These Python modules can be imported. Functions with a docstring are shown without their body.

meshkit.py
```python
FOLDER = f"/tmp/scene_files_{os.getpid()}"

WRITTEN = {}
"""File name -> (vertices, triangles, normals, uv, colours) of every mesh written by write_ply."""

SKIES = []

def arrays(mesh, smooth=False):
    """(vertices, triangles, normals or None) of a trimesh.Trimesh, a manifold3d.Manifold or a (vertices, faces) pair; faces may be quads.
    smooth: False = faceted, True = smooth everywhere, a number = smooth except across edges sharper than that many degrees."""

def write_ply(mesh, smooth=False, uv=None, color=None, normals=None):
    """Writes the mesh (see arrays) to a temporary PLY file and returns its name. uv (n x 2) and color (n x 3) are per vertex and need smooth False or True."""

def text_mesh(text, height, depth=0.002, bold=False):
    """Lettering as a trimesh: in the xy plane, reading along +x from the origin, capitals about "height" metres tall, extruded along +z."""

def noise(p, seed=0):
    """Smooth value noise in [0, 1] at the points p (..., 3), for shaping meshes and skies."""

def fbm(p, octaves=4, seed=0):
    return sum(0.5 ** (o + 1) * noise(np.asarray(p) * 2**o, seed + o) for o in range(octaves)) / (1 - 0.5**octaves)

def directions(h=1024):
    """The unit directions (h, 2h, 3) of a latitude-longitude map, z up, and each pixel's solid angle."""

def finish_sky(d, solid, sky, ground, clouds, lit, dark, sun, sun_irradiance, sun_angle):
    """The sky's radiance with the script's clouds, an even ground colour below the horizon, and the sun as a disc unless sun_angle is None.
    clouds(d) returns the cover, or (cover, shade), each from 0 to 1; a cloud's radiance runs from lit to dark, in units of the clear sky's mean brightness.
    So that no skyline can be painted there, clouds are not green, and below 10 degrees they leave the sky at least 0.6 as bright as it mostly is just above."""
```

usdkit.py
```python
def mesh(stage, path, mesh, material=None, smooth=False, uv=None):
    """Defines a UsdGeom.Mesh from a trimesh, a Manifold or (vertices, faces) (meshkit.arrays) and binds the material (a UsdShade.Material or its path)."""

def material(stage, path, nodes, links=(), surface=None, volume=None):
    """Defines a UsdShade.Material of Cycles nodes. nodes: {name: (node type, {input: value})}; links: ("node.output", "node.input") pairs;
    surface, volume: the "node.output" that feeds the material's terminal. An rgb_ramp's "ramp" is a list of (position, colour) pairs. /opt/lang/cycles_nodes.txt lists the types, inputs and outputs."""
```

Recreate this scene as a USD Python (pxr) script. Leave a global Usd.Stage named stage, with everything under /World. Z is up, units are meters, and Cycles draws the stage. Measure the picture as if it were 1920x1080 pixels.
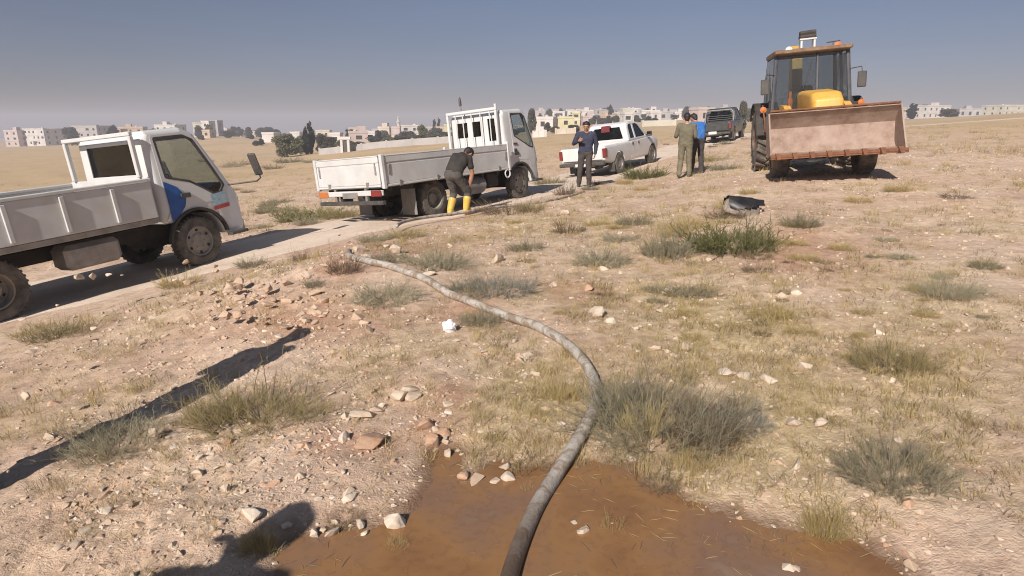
import math, random
import numpy as np, trimesh, usdkit, meshkit
import manifold3d as m3
from pxr import Usd, UsdGeom, UsdLux, UsdShade, Gf, Sdf, Vt
from shapely.geometry import Polygon, LineString
from scipy.interpolate import RBFInterpolator

random.seed(7); RNG = np.random.default_rng(7)
stage = Usd.Stage.CreateInMemory()
UsdGeom.SetStageUpAxis(stage, 'Z'); UsdGeom.SetStageMetersPerUnit(stage, 1.0)
stage.DefinePrim('/World', 'Xform'); stage.DefinePrim('/World/Looks', 'Scope')

# ------------------------------------------------------------------ camera, sky, sun, exposure
EYE, PITCH, FPX = 1.6, math.radians(15.0), 1150.0        # eye height, downward pitch, focal length in pixels of a 1920 wide frame
cam = UsdGeom.Camera.Define(stage, '/World/camera')
cam.CreateHorizontalApertureAttr(36.0); cam.CreateVerticalApertureAttr(20.25)
cam.CreateFocalLengthAttr(36.0 * FPX / 1920); cam.CreateClippingRangeAttr((0.05, 20000.0))
cam.CreateExposureAttr(0.54)
cam.AddTranslateOp().Set((0, 0, EYE)); cam.AddRotateXOp().Set(90 - math.degrees(PITCH))
SUN_EL, SUN_HEAD = math.radians(34), math.radians(25)     # shadows fall towards SUN_HEAD (clockwise from +y)
to_sun = np.array([-math.sin(SUN_HEAD) * math.cos(SUN_EL), -math.cos(SUN_HEAD) * math.cos(SUN_EL), math.sin(SUN_EL)])
sun = UsdLux.DistantLight.Define(stage, '/World/sun')
sun.CreateNormalizeAttr(True); sun.CreateIntensityAttr(1.15); sun.CreateAngleAttr(0.5); sun.CreateColorAttr((1.0, 0.93, 0.86))
sun.AddOrientOp(UsdGeom.XformOp.PrecisionDouble).Set(Gf.Quatd(Gf.Rotation(Gf.Vec3d(0, 0, 1), Gf.Vec3d(*to_sun)).GetQuat()))
# smoggy air: the low sky is greyed the same way all round
SKY_STRENGTH = .065
SKY_TINT = [(0.0, (.44, .40, .53)), (.08, (.44, .395, .50)), (.2, (.48, .435, .51)), (.4, (.56, .51, .545)), (.6, (.68, .62, .60)), (1, (.9, .85, .8))]
sky = UsdLux.DomeLight.Define(stage, '/World/sky')
sky_m = usdkit.material(stage, '/World/Looks/sky', {
    's': ('sky_texture', {'sky_type': 'single_scattering', 'sun_disc': False, 'sun_elevation': SUN_EL,
                          'sun_rotation': math.atan2(to_sun[0], to_sun[1]), 'air_density': 1.0, 'aerosol_density': 1.0, 'ozone_density': 1.5, 'altitude': 600}),
    'tc': ('texture_coordinate', {}), 'xyz': ('separate_xyz', {}), 'h': ('map_range', {'from_min': 0.0, 'from_max': .55, 'to_min': 0.0, 'to_max': 1.0, 'clamp': True}),
    'r': ('rgb_ramp', {'ramp': SKY_TINT}), 'm': ('mix', {'mix_type': 'multiply', 'fac': 1.0}), 'dn': ('noise_texture', {'scale': 2.2, 'detail': 4, 'roughness': .6}), 'dm': ('mapping', {'scale': (1, 1, 4)}), 'dr': ('rgb_ramp', {'ramp': [(.3, (.955, .955, .96)), (.7, (1.045, 1.04, 1.03))]}), 'm2': ('mix', {'mix_type': 'multiply', 'fac': 1.0}),
    'b': ('background_shader', {'strength': SKY_STRENGTH})},
    [('tc.generated', 'xyz.vector'), ('xyz.z', 'h.value'), ('h.result', 'r.fac'), ('s.color', 'm.color1'), ('r.color', 'm.color2'), ('tc.generated', 'dm.vector'), ('dm.vector', 'dn.vector'), ('dn.fac', 'dr.fac'), ('m.color', 'm2.color1'), ('dr.color', 'm2.color2'), ('m2.color', 'b.color')], surface='b.background')
UsdShade.MaterialBindingAPI.Apply(sky.GetPrim()).Bind(sky_m)
sky.GetPrim().SetCustomDataByKey('kind', 'structure')

# ------------------------------------------------------------------ scene helpers
USED = {}
def numbered(path):
    n = USED.get(path, 0); USED[path] = n + 1
    return path if n == 0 else f'{path}_{n:03d}'
def where(parent): return '/World' if parent is None else str(parent.GetPath())
def tag(p, label=None, cat=None, group=None, kind=None):
    for k, v in (('label', label), ('category', cat), ('group', group), ('kind', kind)):
        if v: p.SetCustomDataByKey(k, v)
    return p
def thing(name, label, cat, M=None, group=None, parent=None):
    x = UsdGeom.Xform.Define(stage, numbered(where(parent) + '/' + name))
    if M is not None: x.AddTransformOp().Set(Gf.Matrix4d(*np.asarray(M, float).T.ravel()))
    return tag(x.GetPrim(), label, cat, group)
def obj(name, mesh, mat, parent=None, smooth=35, **kw):
    if isinstance(mesh, list): mesh = cat(mesh)
    m = usdkit.mesh(stage, numbered(where(parent) + '/' + name), mesh, MAT[mat] if isinstance(mat, str) else mat, smooth=smooth)
    return tag(m.GetPrim(), **kw)
def holder(name, parent): return UsdGeom.Xform.Define(stage, numbered(where(parent) + '/' + name)).GetPrim()
def copy_of(root, name, label, cat, M, group=None):
    x = UsdGeom.Xform.Define(stage, numbered('/World/' + name)); p = x.GetPrim()
    p.GetReferences().AddInternalReference(root); 
    x.AddTransformOp().Set(Gf.Matrix4d(*np.asarray(M, float).T.ravel()))
    p.SetInstanceable(True)
    return tag(p, label, cat, group)
def MX(x, y, z, rz=0.0, s=1.0, sz=None, up=None):
    c, n = math.cos(rz), math.sin(rz); sz = s if sz is None else sz
    return np.array([[c * s, -n * s, 0, x], [n * s, c * s, 0, y], [0, 0, sz, z], [0, 0, 0, 1.0]])
def frame(origin, fwd, up=(0, 0, 1)):                      # local x forward, y left, z up
    f = np.asarray(fwd, float); f /= np.linalg.norm(f); l = np.cross(up, f); l /= np.linalg.norm(l); u = np.cross(f, l)
    M = np.eye(4); M[:3, 0], M[:3, 1], M[:3, 2], M[:3, 3] = f, l, u, origin
    return M

# ------------------------------------------------------------------ mesh helpers
def T(v, f): return trimesh.Trimesh(np.asarray(v, float), np.asarray(f, int), process=False)
def cat(ms): return trimesh.util.concatenate([m if isinstance(m, trimesh.Trimesh) else tm(m) for m in ms])
def tm(man):
    m = man.to_mesh(); return T(m.vert_properties[:, :3], m.tri_verts)
def mani(mesh):
    mesh = mesh.copy(); mesh.merge_vertices()
    return m3.Manifold(m3.Mesh(np.asarray(mesh.vertices, np.float32), np.asarray(mesh.faces, np.uint32)))
def box(x0, x1, y0, y1, z0, z1, b=0.0):
    if b <= 0:
        m = trimesh.creation.box((x1 - x0, y1 - y0, z1 - z0)); m.apply_translation(((x0 + x1) / 2, (y0 + y1) / 2, (z0 + z1) / 2)); return m
    p = []
    for sx in (0, 1):
        for sy in (0, 1):
            for sz in (0, 1):
                c = np.array([(x0, x1)[sx], (y0, y1)[sy], (z0, z1)[sz]]); d = np.array([1 - 2 * sx, 1 - 2 * sy, 1 - 2 * sz]) * b
                for k in range(3):
                    q = c + d; q[k] = c[k]; p.append(q)
    return trimesh.convex.convex_hull(np.array(p))
def tube(path, r, n=8, caps=True):
    P = np.asarray(path, float); r = np.broadcast_to(np.asarray(r, float), (len(P),))
    t = np.gradient(P, axis=0) if len(P) > 2 else np.repeat((P[1] - P[0])[None], 2, 0)
    t /= np.linalg.norm(t, axis=1, keepdims=True) + 1e-12
    a = np.array([0, 0, 1.0]) if abs(t[0, 2]) < .9 else np.array([1.0, 0, 0])
    u = np.cross(t[0], a); u /= np.linalg.norm(u); V = []
    ang = np.linspace(0, 2 * np.pi, n, endpoint=False)
    for i in range(len(P)):
        u = u - t[i] * (u @ t[i]); u /= np.linalg.norm(u) + 1e-12; w = np.cross(t[i], u)
        V.append(P[i] + r[i] * (np.cos(ang)[:, None] * u + np.sin(ang)[:, None] * w))
    V = np.vstack(V); F = []
    for i in range(len(P) - 1):
        for k in range(n):
            a0, b0, c0, d0 = i * n + k, i * n + (k + 1) % n, (i + 1) * n + k, (i + 1) * n + (k + 1) % n
            F += [[a0, b0, d0], [a0, d0, c0]]
    if caps:
        V = np.vstack([V, P[0], P[-1]]); m = len(V); L = (len(P) - 1) * n
        for k in range(n): F += [[m - 2, (k + 1) % n, k], [m - 1, L + k, L + (k + 1) % n]]
    return T(V, F)
def rod(a, b, r, n=8): return tube([a, b], r, n)
def lathe(profile, axis='y', n=28, at=(0, 0, 0)):          # profile: (radius, along axis), closed loop or open
    pr = np.asarray(profile, float); ang = np.linspace(0, 2 * np.pi, n, endpoint=False); m = len(pr)
    V = np.array([[r * math.cos(a), h, r * math.sin(a)] for a in ang for r, h in pr]); F = []
    for i in range(n):
        for k in range(m - 1):
            a0, b0 = i * m + k, i * m + k + 1; c0, d0 = ((i + 1) % n) * m + k, ((i + 1) % n) * m + k + 1
            F += [[a0, c0, d0], [a0, d0, b0]]
    if axis == 'z': V = V[:, [0, 2, 1]] * [1, 1, 1]; F = np.array(F)[:, ::-1]
    if axis == 'x': V = V[:, [1, 0, 2]]; F = np.array(F)[:, ::-1]
    g = T(V + np.array(at), F)
    if g.volume < 0: g.invert()
    return g
def cylm(r, x, z, L=1.0):                                  # a solid cylinder along y, for cutting
    return m3.Manifold.cylinder(2 * L, r, r, 40, True).rotate([90, 0, 0]).translate([x, 0, z])
def rp(pts, r, q=4):
    p = Polygon(pts); p = p.buffer(-r, quad_segs=q).buffer(r, quad_segs=q) if r > 0 else p
    c = np.array(p.exterior.coords)[:-1]
    return c if Polygon(c).exterior.is_ccw else c[::-1]
def densify(c, step):
    out = []
    for a, b in zip(c, np.roll(c, -1, 0)):
        n = max(1, int(np.linalg.norm(b - a) / step)); out += [a + (b - a) * k / n for k in range(n)]
    return np.array(out)
def loft(pts, stations):                                   # (x, z) outline carried along y; stations: (y, inset)
    pts = np.asarray(pts, float)
    e = np.roll(pts, -1, 0) - pts; nrm = np.stack([e[:, 1], -e[:, 0]], 1); nrm /= np.linalg.norm(nrm, axis=1, keepdims=True) + 1e-12
    vn = nrm + np.roll(nrm, 1, 0); vn /= np.linalg.norm(vn, axis=1, keepdims=True) + 1e-12
    n = len(pts); V = []; F = []
    for y, d in stations:
        q = pts - vn * d; V.append(np.stack([q[:, 0], np.full(n, y), q[:, 1]], 1))
    for s in range(len(stations) - 1):
        for k in range(n):
            a, b, c, d = s * n + k, s * n + (k + 1) % n, (s + 1) * n + k, (s + 1) * n + (k + 1) % n
            F += [[a, c, d], [a, d, b]]
    tri = np.asarray(m3.triangulate([pts.astype(np.float64)]))
    F = np.vstack([np.array(F), tri, tri[:, ::-1] + (len(stations) - 1) * n])
    m = T(np.vstack(V), F)
    if m.volume < 0: m.invert()
    return m
def ext_y(pts, y0, y1): return loft(rp(pts, 0), [(y0, 0), (y1, 0)])
def ext_x(pts, x0, x1):                                    # (y, z) outline carried along x
    m = ext_y(pts, x0, x1); v = m.vertices.copy(); m.vertices = v[:, [1, 0, 2]]; m.invert(); return m
def edge_st(hw, r=.05):                                    # rounded sides
    return [(-hw, r), (-hw + .3 * r, .3 * r), (-hw + r, 0), (hw - r, 0), (hw - .3 * r, .3 * r), (hw, r)]
def warp(mesh, fn):
    mesh = mesh.copy() if isinstance(mesh, trimesh.Trimesh) else tm(mesh); mesh.vertices = fn(np.array(mesh.vertices)); return mesh
def moved(mesh, M): m = mesh.copy(); m.apply_transform(M); return m
def sph(c, r, s=(1, 1, 1), sub=2):
    m = trimesh.creation.icosphere(sub, 1.0); m.vertices = m.vertices * np.array(s) * r + np.array(c); return m

# ------------------------------------------------------------------ materials
MAT = {}
def pm(name, c1, c2=None, rough=.6, metal=0.0, scale=6.0, bump=0.0, bscale=40.0, space='object', lo=.38, hi=.62, coat=0.0, spec=.5, detail=4, dust=None, dust_amt=.4, dist=.01, alpha=None):
    c2 = c2 or tuple(x * .86 for x in c1)
    src = 'tc.object' if space == 'object' else 'g.position'
    n = {'tc': ('texture_coordinate', {}), 'g': ('geometry', {}),
         'n': ('noise_texture', {'scale': scale, 'detail': detail, 'roughness': .6}),
         'r': ('rgb_ramp', {'ramp': [(0, c1), (lo, c1), (hi, c2), (1, c2)]}),
         'p': ('principled_bsdf', {'roughness': rough, 'metallic': metal, 'coat_weight': coat, 'specular_ior_level': spec})}
    l = [(src, 'n.vector'), ('n.fac', 'r.fac')]
    col = 'r.color'
    if dust:
        n['n3'] = ('noise_texture', {'scale': 5.0, 'detail': 6, 'roughness': .7}); l.append((src, 'n3.vector'))
        n['mr'] = ('map_range', {'from_min': .35, 'from_max': .7, 'to_min': 0.0, 'to_max': dust_amt, 'clamp': True}); l.append(('n3.fac', 'mr.value'))
        n['mx'] = ('mix', {'color2': dust}); l += [('mr.result', 'mx.fac'), (col, 'mx.color1')]; col = 'mx.color'
    l.append((col, 'p.base_color'))
    if bump > 0:
        n['n2'] = ('noise_texture', {'scale': bscale, 'detail': 5, 'roughness': .6}); n['b'] = ('bump', {'strength': bump, 'distance': dist})
        l += [(src, 'n2.vector'), ('n2.fac', 'b.height'), ('b.normal', 'p.normal')]
    MAT[name] = usdkit.material(stage, '/World/Looks/' + name, n, l, surface='p.BSDF')
def leafmat(name, c1, c2, trans=.3, scale=3.0, space='position'):
    MAT[name] = usdkit.material(stage, '/World/Looks/' + name, {
        'g': ('geometry', {}), 'n': ('noise_texture', {'scale': scale, 'detail': 3}), 'o': ('object_info', {}),
        'a': ('math', {'math_type': 'multiply_add', 'value2': .55, 'value3': 0.0}), 'ad': ('math', {'math_type': 'multiply_add', 'value2': .45}),
        'ov': ('math', {'math_type': 'multiply_add', 'value2': .5}), 'of': ('math', {'math_type': 'subtract', 'value2': .25}), 'r': ('rgb_ramp', {'ramp': [(.2, c1), (.75, c2)]}), 'd': ('diffuse_bsdf', {}), 't': ('translucent_bsdf', {}), 'm': ('mix_closure', {'fac': trans})},
        [('g.position', 'n.vector'), ('n.fac', 'a.value1'), ('g.random_per_island', 'ad.value1'), ('a.value', 'ad.value3'), ('o.random', 'ov.value1'), ('ad.value', 'ov.value3'), ('ov.value', 'of.value1'), ('of.value', 'r.fac'), ('r.color', 'd.color'), ('r.color', 't.color'),
         ('d.BSDF', 'm.closure1'), ('t.BSDF', 'm.closure2')], surface='m.closure')
def glassmat(name, tint, ior=1.5, rough=.02, dusty=.0):
    n = {'t': ('transparent_bsdf', {'color': tint}), 'g': ('glossy_bsdf', {'color': (.9, .9, .9), 'roughness': rough}), 'f': ('fresnel', {}), 'ge': ('geometry', {}), 'io': ('math', {'math_type': 'multiply_add', 'value2': 1 / ior - ior, 'value3': ior}), 'm': ('mix_closure', {}),
         'd': ('diffuse_bsdf', {'color': (.45, .39, .31)}), 'm2': ('mix_closure', {'fac': dusty})}
    MAT[name] = usdkit.material(stage, '/World/Looks/' + name, n, [('ge.backfacing', 'io.value1'), ('io.value', 'f.IOR'), ('f.fac', 'm.fac'), ('t.BSDF', 'm.closure1'), ('g.BSDF', 'm.closure2'), ('m.closure', 'm2.closure1'), ('d.BSDF', 'm2.closure2')], surface='m2.closure')
DUST = (.42, .33, .24)
pm('paint_white', (.58, .58, .58), (.53, .53, .525), rough=.35, scale=2, coat=.3, dust=(.55, .48, .40), dust_amt=.28)
pm('paint_white_bed', (.54, .54, .54), (.47, .47, .465), rough=.45, scale=3, dust=(.52, .45, .37), dust_amt=.35)
pm('paint_dark', (.036, .04, .04), (.027, .03, .03), rough=.4, coat=.3, dust=(.2, .18, .15), dust_amt=.18)
pm('chassis', (.018, .016, .015), (.035, .03, .026), rough=.8, dust=(.12, .095, .07), dust_amt=.25)
pm('interior', (.05, .05, .052), (.07, .068, .066), rough=.8)
pm('rubber', (.028, .027, .026), (.045, .042, .039), rough=.85, dust=(.26, .22, .175), dust_amt=.6, bump=.15)
pm('rubber_dark', (.02, .02, .02), (.03, .03, .03), rough=.8)
pm('rim_grey', (.24, .225, .205), (.16, .15, .135), rough=.6, dust=(.35, .29, .22), dust_amt=.6)
pm('rim_white', (.55, .52, .48), (.42, .39, .35), rough=.6, dust=(.42, .36, .28), dust_amt=.5)
pm('alloy', (.35, .34, .33), (.25, .24, .23), rough=.4, metal=.6, dust=(.3, .25, .2), dust_amt=.5)
pm('steel', (.32, .31, .30), (.22, .21, .2), rough=.45, metal=.5, dust=DUST, dust_amt=.3)
pm('plastic_dark', (.03, .03, .032), (.045, .043, .042), rough=.55, dust=(.2, .17, .13), dust_amt=.3)
pm('plastic_grey', (.14, .14, .14), (.19, .18, .175), rough=.6, dust=DUST, dust_amt=.25)
pm('lamp_red', (.20, .022, .02), (.15, .02, .018), rough=.25, coat=.5)
pm('lamp_orange', (.50, .15, .03), (.4, .12, .03), rough=.3, coat=.4)
pm('lamp_clear', (.6, .58, .55), (.5, .48, .45), rough=.2, coat=.5)
pm('plate_white', (.62, .6, .57), rough=.5)
pm('mirror', (.5, .5, .5), rough=.08, metal=1.0)
pm('blue_vinyl', (.02, .09, .32), (.015, .07, .26), rough=.4)
pm('sticker_blue', (.25, .42, .52), (.45, .55, .6), rough=.5, scale=25)
pm('sticker_red', (.45, .06, .06), rough=.5)
pm('sticker_maroon', (.16, .025, .03), rough=.5)
pm('yellow_paint', (.66, .35, .02), (.56, .29, .03), rough=.45, dust=(.5, .38, .24), dust_amt=.4)
pm('cab_dark', (.035, .04, .055), (.05, .052, .062), rough=.5, dust=(.2, .17, .15), dust_amt=.3)
pm('roof_brown', (.085, .045, .028), (.15, .07, .03), rough=.6, dust=(.4, .3, .2), dust_amt=.4)
pm('bucket_dust', (.29, .20, .155), (.19, .115, .08), rough=.75, scale=2.2, detail=8, dust=(.36, .275, .22), dust_amt=.75, bump=.5, bscale=14)
pm('rust', (.20, .075, .03), (.13, .055, .03), rough=.8, scale=9, bump=.3)
pm('mud_tyre', (.03, .026, .025), (.055, .045, .04), rough=.9, dust=(.3, .25, .2), dust_amt=.75, bump=.3)
MAT['hose'] = usdkit.material(stage, '/World/Looks/hose_pipe', {'g': ('geometry', {}), 'n': ('noise_texture', {'scale': 7.0, 'detail': 9, 'roughness': .7}), 'n2': ('noise_texture', {'scale': 8.0, 'detail': 8, 'roughness': .75, 'distortion': .8}), 'n3': ('noise_texture', {'scale': 60.0, 'detail': 4}), 'w': ('attribute', {'attribute': 'wet'}),
    'r': ('rgb_ramp', {'ramp': [(.3, (.24, .215, .19)), (.5, (.36, .325, .285)), (.7, (.47, .42, .36))]}), 'r2': ('rgb_ramp', {'ramp': [(.46, (0, 0, 0)), (.56, (.8, .8, .8))]}), 'm': ('mix', {'color2': (.17, .115, .07)}), 'mw': ('mix', {'color2': (.085, .055, .035)}), 'b': ('bump', {'strength': .5, 'distance': .008}),
    'wa': ('math', {'math_type': 'multiply_add', 'value2': 1.8, 'value3': -.65}), 'wb': ('math', {'math_type': 'add', 'use_clamp': True}), 'wc': ('math', {'math_type': 'multiply', 'use_clamp': True}), 'ro': ('map_range', {'to_min': .9, 'to_max': .4}), 'p': ('principled_bsdf', {})},
    [('g.position', 'n.vector'), ('g.position', 'n2.vector'), ('g.position', 'n3.vector'), ('n.fac', 'r.fac'), ('n2.fac', 'r2.fac'), ('r.color', 'm.color1'), ('r2.color', 'm.fac'), ('n.fac', 'wa.value1'), ('wa.value', 'wb.value1'), ('w.fac', 'wb.value2'), ('wb.value', 'wc.value1'), ('w.fac', 'wc.value2'),
     ('m.color', 'mw.color1'), ('wc.value', 'mw.fac'), ('mw.color', 'p.base_color'), ('wc.value', 'ro.value'), ('ro.result', 'p.roughness'), ('n3.fac', 'b.height'), ('b.normal', 'p.normal')], surface='p.BSDF')
glassmat('glass', (.82, .85, .84)); glassmat('glass_dark', (.16, .17, .17)); glassmat('glass_cab', (.66, .7, .72), dusty=.035)
pm('skin', (.34, .17, .10), (.29, .14, .08), rough=.55, scale=10)
pm('hair', (.012, .010, .009), (.02, .016, .014), rough=.6, bump=.4, bscale=90)
pm('cloth_navy', (.020, .026, .06), (.015, .019, .042), rough=.85, bump=.5, bscale=22, dust=(.24, .19, .14), dust_amt=.10)
pm('cloth_black', (.012, .011, .011), (.02, .017, .016), rough=.9, bump=.5, bscale=22, dust=(.24, .19, .14), dust_amt=.10)
pm('cloth_olive', (.13, .115, .072), (.10, .09, .06), rough=.9, bump=.5, bscale=22, dust=(.24, .19, .14), dust_amt=.10)
pm('cloth_khaki', (.16, .14, .09), (.12, .105, .07), rough=.9, bump=.5, bscale=22, dust=(.24, .19, .14), dust_amt=.10)
pm('cloth_brown', (.036, .028, .027), (.052, .041, .037), rough=.9, bump=.5, bscale=22, dust=(.24, .19, .14), dust_amt=.10)
pm('cloth_grey', (.075, .068, .06), (.05, .045, .045), rough=.9, bump=.5, bscale=22, dust=(.24, .19, .14), dust_amt=.10)
pm('cloth_blue', (.03, .16, .48), (.025, .13, .40), rough=.8, bump=.5, bscale=22, dust=(.24, .19, .14), dust_amt=.10)
pm('cloth_dark', (.025, .02, .024), (.04, .032, .034), rough=.9, bump=.5, bscale=22, dust=(.24, .19, .14), dust_amt=.10)
pm('boot_yellow', (.60, .39, .06), (.52, .32, .05), rough=.35, dust=(.45, .34, .2), dust_amt=.35)
pm('shoe_dark', (.02, .018, .016), rough=.7, dust=(.25, .2, .15), dust_amt=.4)
pm('rock', (.50, .40, .305), (.40, .305, .22), rough=.9, scale=7, bump=.5, bscale=25, lo=.35, hi=.7, space='position')
pm('rock_white', (.57, .475, .38), (.46, .365, .275), rough=.9, scale=7, bump=.5, bscale=25, space='position')
pm('clod_pale', (.45, .33, .235), (.40, .28, .19), rough=.95, scale=9, bump=.6, bscale=30, space='position')
pm('clod', (.36, .21, .13), (.44, .29, .195), rough=.95, scale=9, bump=.6, bscale=30, space='position')
pm('bark', (.11, .085, .06), (.07, .055, .04), rough=.9, bump=.5)
pm('twig', (.20, .155, .11), (.13, .10, .075), rough=.9, space='position')
pm('boulder_grey', (.25, .205, .17), (.17, .135, .11), rough=.9, scale=5, bump=.5, bscale=20)
pm('black_sheet', (.012, .011, .012), (.03, .026, .026), rough=.45, bump=.4, bscale=14)
pm('white_scrap', (.74, .74, .76), (.62, .62, .64), rough=.5)
pm('concrete', (.52, .48, .44), (.45, .41, .37), rough=.9, scale=.6, space='position')
pm('window_dark', (.035, .04, .045), (.05, .05, .05), rough=.2)
pm('metal_dark', (.06, .055, .05), rough=.6)
leafmat('leaf_sage', (.24, .215, .145), (.46, .42, .30)); leafmat('leaf_olive', (.25, .205, .10), (.47, .385, .21)); leafmat('leaf_blue', (.27, .255, .21), (.48, .45, .375))
leafmat('leaf_green', (.13, .13, .055), (.28, .26, .13)); leafmat('leaf_brown', (.15, .105, .07), (.33, .25, .165)); leafmat('straw', (.40, .31, .14), (.60, .49, .25), trans=.35)
leafmat('leaf_tree', (.13, .13, .07), (.23, .215, .12), scale=.5, trans=.25); leafmat('leaf_cypress', (.04, .037, .03), (.08, .072, .055), scale=.6, trans=.15); leafmat('leaf_grey', (.085, .08, .062), (.155, .145, .11), scale=.5, trans=.25)

# ------------------------------------------------------------------ terrain
CP, SP = math.cos(PITCH), math.sin(PITCH)
def ray(px, py):
    u, v = (px - 960) / FPX, (540 - py) / FPX
    return np.array([u, CP + v * SP, -SP + v * CP])
def project(p):
    p = np.asarray(p, float); d = p[..., 1] * CP - (p[..., 2] - EYE) * SP
    return 960 + FPX * p[..., 0] / d, 540 - FPX * (p[..., 1] * SP + (p[..., 2] - EYE) * CP) / d, d
CTRL = np.array([(0, 0, 0), (0, 2, 0), (1, 3, 0), (-1, 2.4, 0), (2, 3, .04), (3, 2, .1), (-2, 2, -.08), (-3.2, 1, -.2), (0, -5, 0), (6, -6, .2), (-6, -6, -.5), (0, 5, .02), (-1.8, 4.6, -.1), (-3, 4, -.28),
    (-2.1, 7.3, -.03), (-3, 6.5, -.22), (-4, 7.3, -.45), (-1, 8.5, -.05), (0, 9, .0), (1, 11, .02), (2, 7, .08), (3.6, 7.5, .2), (5, 9, .32), (8, 14, .62), (10, 20, .7), (5.5, 13.7, .45), (7, 12, .5),
    (-8.5, 5.5, -.85), (-5.5, 9, -.55), (-4.1, 10.4, -.42), (-3.2, 11.8, -.32), (-1.2, 14, -.24), (.6, 17, -.15), (3.2, 23, -.17), (6.6, 28.5, .3), (10.3, 34, .6), (14, 40, .9), (22, 50, 1.0),
    (2, 17.1, -.06), (4.6, 17.3, .12), (0, 12, -.08), (-7.4, 17.7, -.9), (-10, 20, -1.2), (-20, 25, -1.8), (-40, 60, -3.2), (-56, 150, -5.6), (-90, 140, -5.5), (9, 38, .5), (27, 115, .3), (60, 120, 1.0), (5, 82, -.5), (-25, 112, -2.8), (-8, 50, -1.2),
    (-40, 225, -4.2), (-165, 345, -5), (-130, 240, -6), (-200, 450, -8), (-20, 280, -4.5), (60, 400, 1.0), (0, 400, -4), (-60, 400, -8), (150, 400, 4), (100, 200, 1.6), (0, 1200, -20), (-700, 1000, -24), (700, 1000, 0), (300, 300, 8), (-400, 200, -8), (200, 60, 2.5), (80, 40, 1.5), (30, 20, 1.0),
    (20, -15, .4), (-25, -10, -1.5), (0, -60, 0), (100, -100, 1), (-100, -100, -3), (0, -1200, 5), (1200, -100, 10), (-1200, 0, -20), (-30, 10, -2.0)])
def squash(xy):
    r = np.hypot(xy[:, 0], xy[:, 1]) + 1e-9
    return xy / r[:, None] * np.log1p(r / 4)[:, None]
RBF = RBFInterpolator(squash(CTRL[:, :2]), CTRL[:, 2], kernel='thin_plate_spline', smoothing=2e-3)
def macro(xy): 
    return RBF(squash(np.asarray(xy, float)))
def seg_dist(xy, line, closed=False):
    L = np.asarray(line, float); best = np.full(len(xy), 1e9); inside = np.zeros(len(xy), bool); tt = np.zeros(len(xy))
    n = len(L) if closed else len(L) - 1; acc = 0.0
    for i in range(n):
        a, b = L[i], L[(i + 1) % len(L)]; ab = b - a; t = np.clip(((xy - a) @ ab) / (ab @ ab), 0, 1)
        d = np.linalg.norm(xy - a - t[:, None] * ab, axis=1); m = d < best; best[m] = d[m]; tt[m] = acc + t[m] * np.linalg.norm(ab); acc += np.linalg.norm(ab)
        if closed:
            c = ((a[1] > xy[:, 1]) != (b[1] > xy[:, 1])); xi = a[0] + (xy[:, 1] - a[1]) / (b[1] - a[1] + 1e-12) * (b[0] - a[0]); inside ^= c & (xy[:, 0] < xi)
    return (np.where(inside, -best, best) if closed else best), tt
def smooth_line(pts, n=60):
    from scipy.interpolate import CubicSpline
    P = np.asarray(pts, float); s = np.r_[0, np.cumsum(np.linalg.norm(np.diff(P, axis=0), axis=1))]
    return CubicSpline(s, P)(np.linspace(0, s[-1], n))
def sst(a, b, x): t = np.clip((x - a) / (b - a), 0, 1); return t * t * (3 - 2 * t)
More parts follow.
